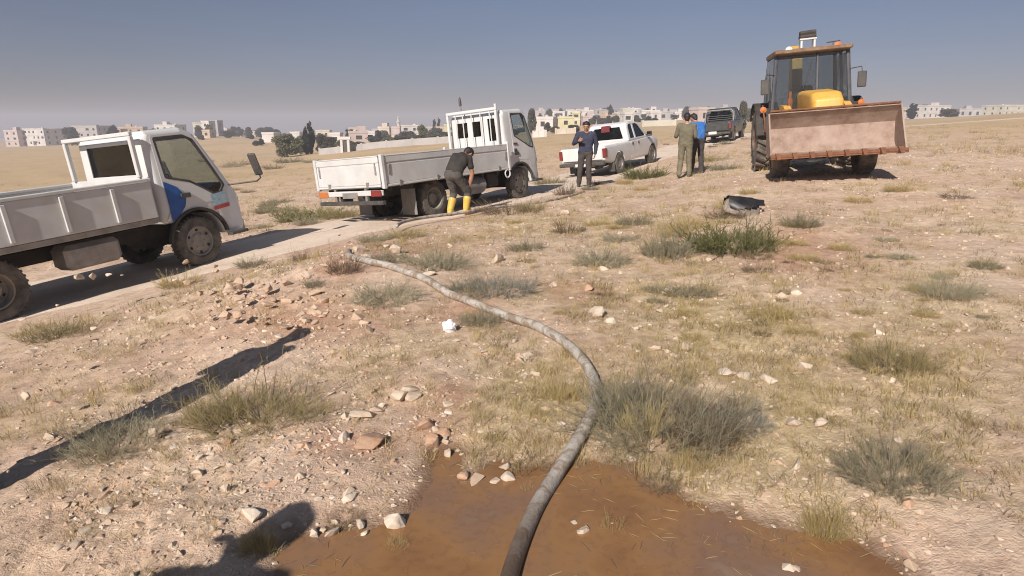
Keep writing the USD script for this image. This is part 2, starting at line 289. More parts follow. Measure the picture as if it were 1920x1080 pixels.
ROAD = smooth_line([(-20, -12), (-13, -.5), (-8.6, 5.4), (-5.55, 9.05), (-4.1, 10.5), (-3.0, 11.9), (-1.25, 14.1), (.55, 17), (3.2, 23), (6.7, 28.5), (10.5, 34), (14.5, 40), (23, 50), (42, 66), (90, 90)], 160)
ROAD_HW = 1.5
WL = -.03
PUD_PX = [(815, 850), (836, 846), (855, 850), (858, 880), (866, 903), (884, 905), (905, 885), (935, 868), (960, 884), (1000, 878), (1060, 872), (1120, 868), (1190, 880), (1215, 905), (1265, 925), (1310, 952), (1370, 972), (1440, 990), (1510, 1003), (1600, 1018), (1680, 1060), (1720, 1130), (1640, 1300), (1300, 1420), (900, 1450), (560, 1400), (470, 1250), (505, 1120), (530, 1045), (560, 1005), (620, 1003), (690, 992), (752, 985), (768, 950), (800, 915), (812, 895)]
PUD = np.array([(lambda r: (np.array([0, 0, EYE]) + r * (WL - EYE) / r[2])[:2])(ray(*p)) for p in PUD_PX])
def nz(xy, s, seed=0, octv=3): return meshkit.fbm(np.c_[np.asarray(xy) * s, np.full(len(xy), 3.7)], octv, seed) - .5
def ground_all(xy):
    xy = np.asarray(xy, float); r = np.hypot(xy[:, 0], xy[:, 1]); h = macro(xy)
    rd, rt = seg_dist(xy, ROAD); rm = 1 - sst(ROAD_HW - .2, ROAD_HW + .9, rd + .5 * nz(xy, .8, 5))
    fade = 1 / (1 + (r / 60) ** 2)
    rel = .26 * nz(xy, .35, 1, 2) * sst(3, 12, r) + .09 * nz(xy, 1.6, 2, 3) * fade
    clod = sst(.02, .2, nz(xy, .5, 9, 2)) * .5 + .5
    fine = (.05 * nz(xy, 3.1, 3, 4) + .035 * np.maximum(nz(xy, 9.0, 4, 3), 0) + .02 * nz(xy, 23, 6, 2)) * (r < 30) * clod
    fine = fine * (1 + .7 * sst(.8, -1.2, xy[:, 0]))
    bank = np.exp(-(((xy[:, 0] + 2.3) / 1.5) ** 2 + ((xy[:, 1] - 7.1) / .8) ** 2)) 
    fine = fine * (1 + 1.5 * bank)
    h = h + (rel + fine) * (1 - .92 * rm) + .10 * bank
    ruts = np.exp(-((rd - .72) / .16) ** 2) * rm; h = h - .035 * ruts * (r < 80)
    m = (r < 6) ; wet = np.zeros(len(xy))
    if m.any():
        q = xy[m]; d, _ = seg_dist(q, PUD, True); d = d + .13 * nz(q, 4.5, 11, 3) + .07 * nz(q, 15, 12, 3) + .03 * nz(q, 40, 19, 2)
        w = sst(0, .55, d); out = (WL + .10 * d + .02 * nz(q, 9, 13, 3)) * (1 - w) + (h[m]) * w
        inn = WL - np.minimum(.035, .16 * -d) + .10 * np.maximum(nz(q, 3.2, 14, 3) - .13, 0) + .012 * nz(q, 14, 18, 2)
        h[m] = np.where(d > .55, h[m], np.where(d > 0, np.maximum(out, WL + .04 * np.minimum(d, .3)), inn)); wet[m] = 1 - sst(-.02, .12, d + .16 * nz(q, 5, 15, 3))
    return h, rm, wet
def gz(x, y): return float(ground_all(np.array([[x, y]]))[0][0])
def hit(px, py):                                            # where a line of sight meets the ground
    r = ray(px, py); t = np.concatenate([np.linspace(1, 30, 600), np.geomspace(30, 1500, 500)]); p = np.array([0, 0, EYE]) + t[:, None] * r
    below = p[:, 2] < macro(p[:, :2]); k = int(np.argmax(below)) if below.any() else len(t) - 1
    tt = np.linspace(t[max(k - 1, 0)] - .1, t[k] + .1, 40); p = np.array([0, 0, EYE]) + tt[:, None] * r
    h = ground_all(p[:, :2])[0]; below = p[:, 2] < h; k = int(np.argmax(below)) if below.any() else 20
    return np.array([p[k, 0], p[k, 1], h[k]]), tt[k]
ang = np.radians(np.concatenate([np.linspace(-180, -50, 34)[:-1], np.linspace(-50, 50, 400), np.linspace(50, 180, 34)[1:]]))
rr = [.05]
while rr[-1] < 1700:
    r_ = rr[-1]; rr.append(r_ + (.15 if r_ < 1 else .022 if r_ < 3.2 else r_ * .0072 if r_ < 70 else r_ * .035))
rr = np.array(rr); A, R = np.meshgrid(ang, rr, indexing='ij')
GXY = np.c_[(R * np.sin(A)).ravel(), (R * np.cos(A)).ravel()]
GH, GROAD, GWET = ground_all(GXY)
na, nr = len(ang), len(rr); idx = np.arange(na * nr).reshape(na, nr)
a_, b_, c_, d_ = idx[:-1, :-1].ravel(), idx[1:, :-1].ravel(), idx[:-1, 1:].ravel(), idx[1:, 1:].ravel()
GF = np.vstack([np.c_[a_, c_, d_], np.c_[a_, d_, b_]]); GF = np.vstack([GF, np.c_[idx[:-1, 0], idx[1:, 0], np.full(na - 1, na * nr)]])
GV = np.vstack([np.c_[GXY, GH], [0, 0, gz(0, 0)]])
# straw cover: where dry grass stands; seeds both the colour of the litter and the tufts
STRAW = [(1000, 740, 150, 110, 1.0), (1330, 620, 260, 110, .8), (1250, 900, 320, 70, .7), (1480, 800, 140, 200, .7), (1150, 560, 200, 60, .5), (700, 660, 110, 40, .3), (900, 640, 140, 50, .6), (1100, 420, 330, 50, .45), (830, 440, 150, 35, .35), (1560, 980, 60, 90, 1.0), (430, 960, 60, 60, .35), (960, 820, 90, 40, .8), (1700, 700, 220, 260, .6)]
def straw_cover(P):
    px, py, d = project(P); s = np.full(len(P), .16)
    for x, y, a, b, w in STRAW: s = np.maximum(s, w * np.exp(-((px - x) / a) ** 2 - ((py - y) / b) ** 2))
    s = np.where(d < .5, .3, s)
    return np.clip(s + .8 * nz(P[:, :2], 1.1, 21, 3) * (s > .15), 0, 1)
GS = np.r_[straw_cover(np.c_[GXY, GH]), .2]
REDS = [(810, 795, 60, 45), (690, 828, 75, 30), (612, 830, 30, 35), (760, 470, 110, 22), (870, 582, 70, 28), (640, 500, 60, 25), (850, 745, 40, 30), (1090, 545, 60, 25), (1500, 470, 120, 50), (560, 600, 160, 40)]
def red_soil(P):
    px, py, d = project(P); s = np.zeros(len(P))
    for x, y, a, b in REDS: s = np.maximum(s, np.exp(-((px - x) / a) ** 2 - ((py - y) / b) ** 2))
    return np.where(d < .5, 0, np.clip(s * (1 + 2.2 * nz(P[:, :2], 5, 71, 3)), 0, 1))
GR = np.r_[red_soil(np.c_[GXY, GH]), 0]
FARF = sst(18, 60, np.hypot(GXY[:, 0], GXY[:, 1]))
MAT['ground'] = usdkit.material(stage, '/World/Looks/ground', {
    'g': ('geometry', {}), 'n1': ('noise_texture', {'scale': .9, 'detail': 6, 'roughness': .65}), 'n2': ('noise_texture', {'scale': 9.0, 'detail': 6, 'roughness': .7}), 'n3': ('noise_texture', {'scale': 55.0, 'detail': 4, 'roughness': .7}), 'v': ('voronoi_texture', {'scale': 24.0, 'randomness': 1.0}),
    'nf': ('noise_texture', {'scale': .05, 'detail': 6, 'roughness': .7}),
    'r1': ('rgb_ramp', {'ramp': [(.30, (.43, .285, .205)), (.45, (.51, .36, .265)), (.58, (.575, .43, .325)), (.72, (.48, .345, .25))]}),
    'r2': ('rgb_ramp', {'ramp': [(.28, (.62, .58, .54)), (.5, (1, 1, 1)), (.72, (1.25, 1.25, 1.23))]}),
    'r3': ('rgb_ramp', {'ramp': [(.0, (1.25, 1.25, 1.22)), (.25, (1.05, 1.05, 1.05)), (.6, (.86, .85, .84))]}),
    'm1': ('mix', {'mix_type': 'multiply', 'fac': .9}), 'm2': ('mix', {'mix_type': 'multiply', 'fac': .25}),
    'st': ('attribute', {'attribute': 'straw'}), 'we': ('attribute', {'attribute': 'wet'}), 'fa': ('attribute', {'attribute': 'far'}),
    'rs': ('rgb_ramp', {'ramp': [(.3, (.42, .32, .155)), (.7, (.56, .45, .25))]}), 'ms': ('mix', {}), 'sf': ('math', {'math_type': 'multiply', 'value2': .75}),
    'rf': ('rgb_ramp', {'ramp': [(.3, (.38, .25, .135)), (.45, (.49, .355, .20)), (.55, (.42, .30, .165)), (.7, (.33, .26, .13))]}), 'mf': ('mix', {}), 'ff': ('math', {'math_type': 'multiply', 'value2': .8}),
    're': ('attribute', {'attribute': 'red'}), 'rm': ('math', {'math_type': 'multiply', 'value2': .75}), 'mr': ('mix', {'color2': (.40, .225, .145)}), 'mw': ('mix', {'color2': (.15, .078, .04)}), 'wf': ('math', {'math_type': 'multiply', 'value2': .85}), 'ro': ('map_range', {'to_min': .95, 'to_max': .35}),
    'ba': ('math', {'math_type': 'add'}), 'b': ('bump', {'strength': .4, 'distance': .03}), 'b2': ('bump', {'strength': .5, 'distance': .008}), 'p': ('principled_bsdf', {'specular_ior_level': .3})},
    [('g.position', 'n1.vector'), ('g.position', 'n2.vector'), ('g.position', 'n3.vector'), ('g.position', 'v.vector'), ('g.position', 'nf.vector'),
     ('n1.fac', 'r1.fac'), ('n2.fac', 'r2.fac'), ('v.distance', 'r3.fac'), ('r1.color', 'ms.color1'), ('n2.fac', 'rs.fac'), ('rs.color', 'ms.color2'), ('st.fac', 'sf.value1'), ('sf.value', 'ms.fac'),
     ('nf.fac', 'rf.fac'), ('ms.color', 'mf.color1'), ('rf.color', 'mf.color2'), ('fa.fac', 'ff.value1'), ('ff.value', 'mf.fac'),
     ('mf.color', 'mr.color1'), ('re.fac', 'rm.value1'), ('rm.value', 'mr.fac'), ('mr.color', 'm1.color1'), ('r2.color', 'm1.color2'), ('m1.color', 'm2.color1'), ('r3.color', 'm2.color2'), ('m2.color', 'mw.color1'), ('we.fac', 'wf.value1'), ('wf.value', 'mw.fac'),
     ('mw.color', 'p.base_color'), ('we.fac', 'ro.value'), ('ro.result', 'p.roughness'), ('n2.fac', 'ba.value1'), ('n3.fac', 'ba.value2'), ('ba.value', 'b.height'), ('n3.fac', 'b2.height'), ('b.normal', 'b2.normal'), ('b2.normal', 'p.normal')], surface='p.BSDF')
g = usdkit.mesh(stage, '/World/ground', (GV, GF), MAT['ground'], smooth=True); tag(g.GetPrim(), kind='structure')
def primvar(m, name, a): UsdGeom.PrimvarsAPI(m).CreatePrimvar(name, Sdf.ValueTypeNames.FloatArray, 'vertex').Set(Vt.FloatArray.FromNumpy(np.asarray(a, np.float32)))
primvar(g, 'straw', GS * np.r_[1 - GROAD, 1]); primvar(g, 'red', GR); primvar(g, 'wet', np.r_[GWET, 0]); primvar(g, 'far', np.r_[FARF * (1 - GROAD), 0])
# the dirt road: a sheet just above the ground with an uneven edge
tang = np.gradient(smooth_line(ROAD, 900), axis=0); RL = smooth_line(ROAD, 900); tang /= np.linalg.norm(tang, axis=1, keepdims=True); nor = np.c_[tang[:, 1], -tang[:, 0]]
NW = 21; ws = np.linspace(-1, 1, NW); edge = np.stack([ROAD_HW + .9 * nz(RL, .6, 31, 4) + .45 * nz(RL, 3.0, 32, 2), ROAD_HW + .9 * nz(RL + 50, .6, 33, 4) + .45 * nz(RL, 3.0, 34, 2)])
RV = np.array([RL[i] + nor[i] * w * (edge[0, i] if w < 0 else edge[1, i]) for i in range(len(RL)) for w in ws]); RZ = ground_all(RV)[0]
RZ = RZ + np.tile(np.where(np.abs(ws) > .99, -.012, .010), len(RL)) + .0
ri = np.arange(len(RV)).reshape(-1, NW); a_, b_, c_, d_ = ri[:-1, :-1].ravel(), ri[:-1, 1:].ravel(), ri[1:, :-1].ravel(), ri[1:, 1:].ravel()
MAT['road'] = usdkit.material(stage, '/World/Looks/road', {'g': ('geometry', {}), 'n1': ('noise_texture', {'scale': 1.1, 'detail': 6, 'roughness': .65}), 'n2': ('noise_texture', {'scale': 22.0, 'detail': 5, 'roughness': .7}),
    'r1': ('rgb_ramp', {'ramp': [(.3, (.53, .41, .315)), (.5, (.62, .50, .395)), (.7, (.66, .55, .45))]}), 'r2': ('rgb_ramp', {'ramp': [(.3, (.8, .79, .78)), (.6, (1.05, 1.05, 1.05))]}), 'm': ('mix', {'mix_type': 'multiply', 'fac': .8}),
    'b': ('bump', {'strength': .5, 'distance': .02}), 'p': ('principled_bsdf', {'roughness': .95, 'specular_ior_level': .2})},
    [('g.position', 'n1.vector'), ('g.position', 'n2.vector'), ('n1.fac', 'r1.fac'), ('n2.fac', 'r2.fac'), ('r1.color', 'm.color1'), ('r2.color', 'm.color2'), ('m.color', 'p.base_color'), ('n2.fac', 'b.height'), ('b.normal', 'p.normal')], surface='p.BSDF')
obj('dirt_road', T(np.c_[RV, RZ], np.vstack([np.c_[a_, d_, b_], np.c_[a_, c_, d_]])[:, ::-1]), 'road', smooth=True, kind='structure')
# muddy water
MAT['mud_water'] = usdkit.material(stage, '/World/Looks/mud_water', {'g': ('geometry', {}), 'n1': ('noise_texture', {'scale': 1.6, 'detail': 4, 'roughness': .55}), 'n2': ('noise_texture', {'scale': 7.0, 'detail': 3}),
    'r1': ('rgb_ramp', {'ramp': [(.33, (.19, .092, .038)), (.47, (.25, .13, .052)), (.6, (.20, .115, .07)), (.72, (.235, .155, .11))]}), 'n3': ('noise_texture', {'scale': 26.0, 'detail': 4}), 'rs': ('rgb_ramp', {'ramp': [(.52, (1, 1, 1)), (.62, (.82, .8, .78)), (.72, (1.1, 1.12, 1.15))]}), 'mm': ('mix', {'mix_type': 'multiply', 'fac': .6}), 'ro': ('map_range', {'from_min': .4, 'from_max': .6, 'to_min': .015, 'to_max': .12}),
    'b': ('bump', {'strength': .10, 'distance': .02}), 'p': ('principled_bsdf', {'ior': 1.33, 'specular_ior_level': 1.0})},
    [('g.position', 'n1.vector'), ('g.position', 'n2.vector'), ('n1.fac', 'r1.fac'), ('g.position', 'n3.vector'), ('n3.fac', 'rs.fac'), ('r1.color', 'mm.color1'), ('rs.color', 'mm.color2'), ('mm.color', 'p.base_color'), ('n1.fac', 'ro.value'), ('ro.result', 'p.roughness'), ('n2.fac', 'b.height'), ('b.normal', 'p.normal')], surface='p.BSDF')
pw = Polygon(PUD).buffer(.16, quad_segs=3); pc = np.array(pw.exterior.coords)[:-1]; tri = np.asarray(m3.triangulate([pc if Polygon(pc).exterior.is_ccw else pc[::-1]])); pc = pc if Polygon(pc).exterior.is_ccw else pc[::-1]
obj('puddle', T(np.c_[pc, np.full(len(pc), WL)], tri), 'mud_water', smooth=False, kind='structure')

# ------------------------------------------------------------------ vehicles
def wheel(parent, c, R=.375, W=.2, rim=.22, side=1, tyre='rubber', rimm='rim_grey', dish=.05, n=36, lugs=True, holes=6):
    """A wheel on a y axis; side +1 = outer face towards +y. Sub-parts: tyre, rim."""
    w = holder('wheel', parent); h = W / 2
    pr = [(rim, -h * .8), (rim + .02, -h), (R * .88, -h), (R * .97, -h * .82), (R, -h * .55), (R, h * .55), (R * .97, h * .82), (R * .88, h), (rim + .02, h), (rim, h * .8), (rim, -h * .8)]
    t = lathe(pr, 'y', n, c); parts = [t]
    if lugs:
        for k in range(n):
            a = 2 * math.pi * (k + .5) / n
            for s in (-1, 1):
                b = box(-.012, .012, s * h * .35 - h * .32, s * h * .35 + h * .32, R - .012, R + .010)
                b.apply_transform(trimesh.transformations.rotation_matrix(a + (.5 if s > 0 else 0) * 2 * math.pi / n, [0, 1, 0])); b.apply_translation(c); parts.append(b)
    obj('tyre', parts, tyre, w)
    s = side
    o = [(rim + .005, -s * h * .8), (rim + .005, s * h * .82), (rim - .015, s * h * .8), (rim - .03, s * (h * .8 - dish)), (rim * .62, s * (h * .8 - dish * 1.15)), (rim * .5, s * (h * .8 - dish * .55)), (rim * .36, s * (h * .8 - dish * .5)), (.001, s * (h * .8 - dish * .45))]
    r = lathe(o, 'y', n, c)
    obj('rim', r, rimm, w)
    y = s * (h * .8 - dish * 1.1)
    for k in range(holes):
        a = 2 * math.pi * k / holes; p = np.array(c) + (rim * .44 * math.cos(a), s * (h * .8 - dish * .5), rim * .44 * math.sin(a)); obj('wheel_nut', lathe([(0.001, -.012), (.012, -.012), (.012, .016), (.001, .016)], 'y', 6, p), 'steel', w)
    for k in range(holes):
        a = 2 * math.pi * (k + .5) / holes; p = np.array(c) + (rim * .78 * math.cos(a), y, rim * .78 * math.sin(a)); obj('vent_hole', lathe([(.001, -.006), (rim * .11, -.006), (rim * .11, .008), (.001, .008)], 'y', 10, p), 'rubber_dark', w)
    return w
def fit_wheels(x, y, head, xf, xr, hw):
    """Stands a vehicle on the ground under its four wheels; origin is the rear axle's middle on the ground."""
    f = np.array([math.sin(head), math.cos(head)]); l = np.array([-f[1], f[0]]); o = np.array([x, y])
    P = {k: np.r_[o + f * a + l * b, gz(*(o + f * a + l * b))] for k, (a, b) in dict(fl=(xf, hw), fr=(xf, -hw), rl=(xr, hw), rr=(xr, -hw)).items()}
    fw = (P['fl'] + P['fr'] - P['rl'] - P['rr']) / 2; lf = (P['fl'] + P['rl'] - P['fr'] - P['rr']) / 2; up = np.cross(fw, lf)
    M = frame((P['rl'] + P['rr']) / 2, fw, up); M[:3, 3] -= M[:3, 0] * xr; M[:3, 3] += M[:3, 0] * 0 - M[:3, 2] * .012
    return M
def cabover(root, x0, style, steer=True):
    """Tilt cab of a light lorry; x0 = rear wall, axle .5 m ahead of it."""
    hw = .85; ax = x0 + .52
    if style == 'a':
        prof = [(0, .72), (.0, 1.98), (.06, 2.10), (.80, 2.13), (.96, 2.07), (1.34, 1.27), (1.42, 1.05), (1.43, .46), (1.40, .36), (1.0, .36), (.9, .72)]
        win = [(.36, 2.0), (.80, 2.0), (.92, 1.93), (1.21, 1.31), (1.20, 1.20), (.98, 1.24), (.40, 1.50)]
        door = [(.30, 2.05), (.80, 2.05), (.95, 1.98), (1.26, 1.32), (1.27, .78), (1.05, .74), (.92, .92), (.30, .95)]
    else:
        prof = [(0, .72), (.0, 1.92), (.06, 2.04), (.62, 2.06), (.82, 1.97), (1.33, 1.14), (1.44, .98), (1.46, .50), (1.42, .40), (1.02, .40), (.9, .72)]
        win = [(.18, 1.92), (.62, 1.93), (.76, 1.86), (1.16, 1.15), (1.06, 1.05), (.92, 1.05), (.55, 1.28), (.2, 1.38)]
        door = [(.12, 1.97), (.62, 1.985), (.80, 1.91), (1.205, 1.18), (1.20, .80), (1.05, .78), (.93, .93), (.12, .95)]
    sh = lambda p: np.array(p) + [x0, 0]
    prof, win, door = sh(prof), sh(win), sh(door)
    def wp(v):
        v = v.copy(); k = np.clip((v[:, 2] - 1.15) / .95, 0, 1); v[:, 1] *= 1 - .075 * k
        fr = np.clip((v[:, 0] - x0 - .75) / .7, 0, 1); v[:, 1] *= 1 - .05 * fr ** 2; v[:, 0] -= .10 * fr * np.abs(v[:, 1] / hw) ** 3
        return v
    out = densify(rp(prof, .05), .12)
    O = mani(loft(out, edge_st(hw, .07))); inn = densify(rp(Polygon(prof).buffer(-.045).exterior.coords[:-1], .03), .12)
    S = O - mani(loft(inn, [(-hw + .05, 0), (hw - .05, 0)]))
    arch = cylm(.475, ax, .385)
    S = S - arch
    wz = densify(rp(win, .05), .1)
    S = S - mani(loft(wz, [(-1, 0), (1, 0)]))
    # windscreen opening: along the sloped front between the pillars
    A, B = (prof[4], prof[5]); t = (B - A) / np.linalg.norm(B - A); nn = np.array([-t[1], t[0]])
    if nn[0] < 0: nn = -nn
    a, b = A + t * .06, B - t * .05
    ws = [a + nn * .2, a - nn * .11, b - nn * .11, b + nn * .2]
    S = S - mani(ext_y(ws, -.70, .70))
    rear = [(-.62, -.40, 1.42, 1.93), (-.20, .12, 1.55, 1.90), (.26, .60, 1.55, 1.90)] if style == 'a' else [(-.6, .6, 1.45, 1.88)]
    for y0, y1, z0, z1 in rear: S = S - mani(box(x0 - .2, x0 + .12, y0, y1, z0, z1))
    obj('cab', warp(S.refine_to_length(.3), wp), 'paint_white', root, smooth=40)
    for s in (-1, 1):
        d = mani(loft(densify(rp(door, .04), .1), [(s * hw - .004, 0), (s * hw + .008, 0)])) - mani(loft(wz, [(-1, 0), (1, 0)]))
        dr = obj('door', warp(d, wp), 'paint_white', root)
        h = warp(box(x0 + .34, x0 + .50, s * (hw + .014) - .012, s * (hw + .014) + .012, 1.05, 1.12, .008), wp); obj('handle', h, 'plastic_dark', dr)
        fr = mani(loft(densify(rp(Polygon(win).buffer(.022).exterior.coords[:-1], .03), .1), [(s * hw - .006, 0), (s * hw + .014, 0)])) - mani(loft(densify(rp(Polygon(win).buffer(-.012).exterior.coords[:-1], .03), .1), [(-1, 0), (1, 0)]))
        obj('window_seal', warp(fr, wp), 'plastic_dark', dr)
        obj('side_window', warp(loft(wz, [(s * (hw - .022) - .003, .004), (s * (hw - .022) + .003, .004)]), wp), 'glass', dr)
        if style == 'b' or s > 0:
            ym = s * 1.14; m = [rod((x0 + 1.22, s * .80, 1.13), (x0 + 1.50, ym, 1.14), .013), tube([(x0 + 1.50, ym, 1.14), (x0 + 1.58, ym, 1.18), (x0 + 1.56, ym, 1.30)], .013), box(x0 + 1.50, x0 + 1.55, ym - .085, ym + .085, 1.22, 1.58, .02)]
            m[2].apply_translation((-x0 - 1.52, 0, -1.4)); m[2].apply_transform(trimesh.transformations.rotation_matrix(-.25, [0, 1, 0])); m[2].apply_translation((x0 + 1.52, 0, 1.4))
            mr = obj('mirror', m, 'plastic_dark', root)
        obj('headlamp', warp(box(x0 + 1.38, x0 + 1.455, s * .62 - .14, s * .62 + .14, .62, .80, .02), wp), 'lamp_clear', root)
        obj('step', box(x0 + .98, x0 + 1.30, s * .84 - .12, s * .84, .37, .42, .01), 'plastic_dark', root)
        sg = box(x0 + .36, x0 + .46, s * (hw + .004) - .012, s * (hw + .004) + .012, .98, 1.06, .005) if 0 else None
        al = lathe([(.46, -.03), (.50, -.03), (.50, .03), (.46, .03), (.46, -.03)], 'y', 48, (ax, s * (hw - .005), .385)); v = al.vertices; keep = (v[al.faces].mean(1)[:, 2] > .45)
        obj('arch_lip', T(v, al.faces[keep]), 'plastic_dark' if style == 'a' else 'chassis', root)
    g = ext_y([a + nn * (-.012), a + nn * (-.018), b + nn * (-.018), b + nn * (-.012)], -.715, .715)
    gp = mani(g).refine_to_length(.2); obj('windscreen', warp(gp, wp), 'glass', root)
    for y0, y1, z0, z1 in rear: obj('rear_window', warp(box(x0 + .012, x0 + .018, y0 - .01, y1 + .01, z0 - .01, z1 + .01), wp), 'glass_dark', root)
    obj('front_bumper', warp(box(x0 + 1.36, x0 + 1.47, -.82, .82, .36, .58, .03), wp), 'plastic_grey', root)
    obj('grille', warp(box(x0 + 1.42, x0 + 1.447, -.42, .42, .68, .80, .01), wp), 'plastic_dark', root)
    obj('dashboard', box(x0 + .98, x0 + 1.22, -.72, .72, 1.0, 1.18, .04), 'interior', root)
    for s in (-1, 1):
        st = obj('seat', [box(x0 + .22, x0 + .68, s * .42 - .24, s * .42 + .24, .95, 1.12, .05), box(x0 + .14, x0 + .27, s * .42 - .23, s * .42 + .23, 1.1, 1.62, .05)], 'interior', root)
    sw = lathe([(.19, -.012), (.20, 0), (.19, .012), (.18, 0), (.19, -.012)], 'z', 24); sw.apply_transform(trimesh.transformations.rotation_matrix(-.6, [0, 1, 0])); sw.apply_translation((x0 + .88, .42, 1.26)); obj('steering_wheel', sw, 'interior', root)
    obj('cab_floor', box(x0 + .04, x0 + 1.36, -.78, .78, .84, .93), 'interior', root)
    return wp, prof
def chassis(root, x0, x1, z=.62):
    obj('chassis_rail', [box(x0, x1, -.38, -.30, z - .1, z + .08), ], 'chassis', root); obj('chassis_rail', box(x0, x1, .30, .38, z - .1, z + .08), 'chassis', root)
    for x in np.arange(x0 + .2, x1, .8): obj('cross_member', box(x, x + .08, -.3, .3, z - .08, z + .05), 'chassis', root)

def flatbed_truck(M):
    r = thing('flatbed_truck', 'white flatbed truck with low dropside bed and ladder rack behind its cab, seen from behind', 'truck', M)
    xb0, xb1, hw, z0 = -1.44, 2.48, .97, .78
    chassis(r, xb0 + .05, 3.3); cabover(r, 2.55, 'a')
    obj('bed_floor', box(xb0, xb1, -hw + .02, hw - .02, z0 - .04, z0 + .03), 'steel', r)
    for x in np.arange(xb0 + .2, xb1, .55): obj('bed_bearer', box(x, x + .07, -.9, .9, z0 - .12, z0 - .042), 'chassis', r)
    def panel(name, L, M2, **kw):
        p = obj(name, moved(cat([box(0, L, -.012, .006, .0, .36, .004), box(0, L, -.016, .004, .395, .50, .006), box(.005, L - .005, -.004, .004, .35, .40)]), M2), 'paint_white_bed', r, **kw)
        obj('top_rail', moved(box(0, L, -.02, .02, .502, .525, .008), M2), 'paint_white_bed', p)
        obj('bottom_rail', moved(box(0, L, -.026, .01, -.045, -.004, .008), M2), 'paint_white_bed', p)
        for x in np.linspace(.35, L - .35, max(2, int(L / .9))):
            obj('hinge', moved(box(x - .035, x + .035, -.034, -.008, -.06, .05, .006), M2), 'steel', p)
        for x in (.09, L - .09): obj('latch', moved(cat([box(x - .02, x + .02, -.03, -.01, .18, .34, .005), rod((x, -.028, .22), (x, -.028, .4), .008, 6)]), M2), 'steel', p)
        return p
    def mx(o, xd):
        xd = np.array(xd, float); M2 = np.eye(4); M2[:3, 0] = xd; M2[:3, 2] = (0, 0, 1); M2[:3, 1] = np.cross((0, 0, 1), xd); M2[:3, 3] = o; return M2
    panel('side_panel', xb1 - xb0 - .14, mx((xb0 + .07, -hw, z0 + .02), (1, 0, 0))); panel('side_panel', xb1 - xb0 - .14, mx((xb1 - .07, hw, z0 + .02), (-1, 0, 0)))
    panel('tailgate', 2 * hw - .12, mx((xb0, hw - .06, z0 + .02), (0, -1, 0)))
    for s in (-1, 1):
        obj('corner_post', box(xb0 - .012, xb0 + .065, s * hw - .035, s * hw + .035, z0 - .06, z0 + .56, .01), 'paint_white_bed', r)
        obj('corner_post', box(xb1 - .065, xb1 + .01, s * hw - .035, s * hw + .035, z0 - .06, z0 + .60, .01), 'paint_white_bed', r)
    # headboard rack: three-sided frame with uprights, a lower sheet and a crossbar
    xr = xb1 - .05; zt = 2.10; hy = .74
    for y in (-hy, hy): obj('rack_post', box(xr - .03, xr + .03, y - .032, y + .032, z0 + .03, zt, .008), 'paint_white', r)
    obj('rack_crossbar', box(xr - .03, xr + .03, -hy - .034, hy + .034, zt + .002, zt + .07, .01), 'paint_white', r)
    obj('rack_end', rod((xr, -hy, zt + .07), (xr, -hy, zt + .14), .03), 'paint_white', r)
    for y in (-.55, -.27, 0, .27, .5): obj('rack_bar', rod((xr, y, z0 + .55), (xr, y, zt), .014), 'paint_white', r)
    obj('headboard', box(xr - .015, xr + .015, -hy + .03, hy - .03, z0 + .03, z0 + .50, .005), 'paint_white_bed', r)
    obj('aerial_mount', rod((xr, .30, zt + .07), (xr, .30, zt + .22), .018), 'plastic_grey', r)
    obj('beacon_stub', lathe([(.001, 0), (.035, 0), (.03, .14), (.012, .20), (.001, .2)], 'z', 12, (xr, .30, zt + .2)), 'plastic_dark', r)
    # rear lamp bar, bumper
    lb = obj('lamp_bar', box(xb0 - .02, xb0 + .03, -.93, .93, .60, .70, .01), 'paint_white_bed', r)
    for s in (-1, 1):
        obj('tail_lamp', box(xb0 - .05, xb0 - .018, s * .78 - .14, s * .78 + .14, .585, .70, .012), 'lamp_red' if s < 0 else 'lamp_orange', r)
        obj('bracket', box(xb0 + .0, xb0 + .05, s * .45 - .03, s * .45 + .03, .50, .74), 'steel', r)
    obj('number_plate', box(xb0 - .032, xb0 - .022, -.24, .20, .56, .67, .003), 'plastic_grey', r)
    obj('rear_bumper', box(xb0 - .04, xb0 + .05, -.93, .93, .43, .505, .01), 'plastic_dark', r)
    for s in (-1, 1): obj('bumper_bracket', box(xb0 + .05, xb0 + .3, s * .34 - .03, s * .34 + .03, .46, .60), 'chassis', r)
    for s in (-1, 1):
        wheel(r, (0, s * .76, .375), side=s, dish=.11); wheel(r, (0, s * .52, .375), side=s, lugs=False); wheel(r, (3.05, s * .72, .375), side=s, dish=-.02, rimm='rim_grey')
        a = np.linspace(-.5, 2.2, 14); o = [(math.cos(t + .5) * .46, .40 + math.sin(t + .5) * .44) for t in a]
        f = [(x, z) for x, z in o] + [(x * 1.02, .40 + (z - .40) * 1.03 + .006) for x, z in o][::-1]
        obj('mudflap', box(-.56, -.548, s * .66 - .2, s * .66 + .2, .12, .64, .004), 'plastic_grey', r)
    obj('rear_axle', [rod((0, -.5, .375), (0, .5, .375), .06), sph((0, 0, .375), .17)], 'chassis', r)
    obj('front_axle', rod((2.99, -.66, .34), (2.99, .66, .34), .045), 'chassis', r)
    obj('fuel_tank', rod((1.0, -.72, .50), (1.62, -.72, .50), .20, 16), 'plastic_grey', r)
    obj('battery_box', box(1.75, 2.15, -.86, -.5, .42, .72, .02), 'chassis', r)
    obj('underrun_bar', [box(.55, 2.3, s * .86 - .02, s * .86 + .02, .46, .53) for s in (1,)], 'steel', r)
    obj('gearbox', [box(2.0, 3.6, -.26, .26, .32, .80, .05), rod((.1, 0, .42), (2.0, 0, .5), .04)], 'chassis', r)
    obj('air_tank', rod((.55, .6, .5), (1.5, .6, .5), .16, 14), 'chassis', r)
    obj('side_lamp', box(2.87, 2.97, -.872, -.856, 1.10, 1.20, .004), 'plastic_dark', r)
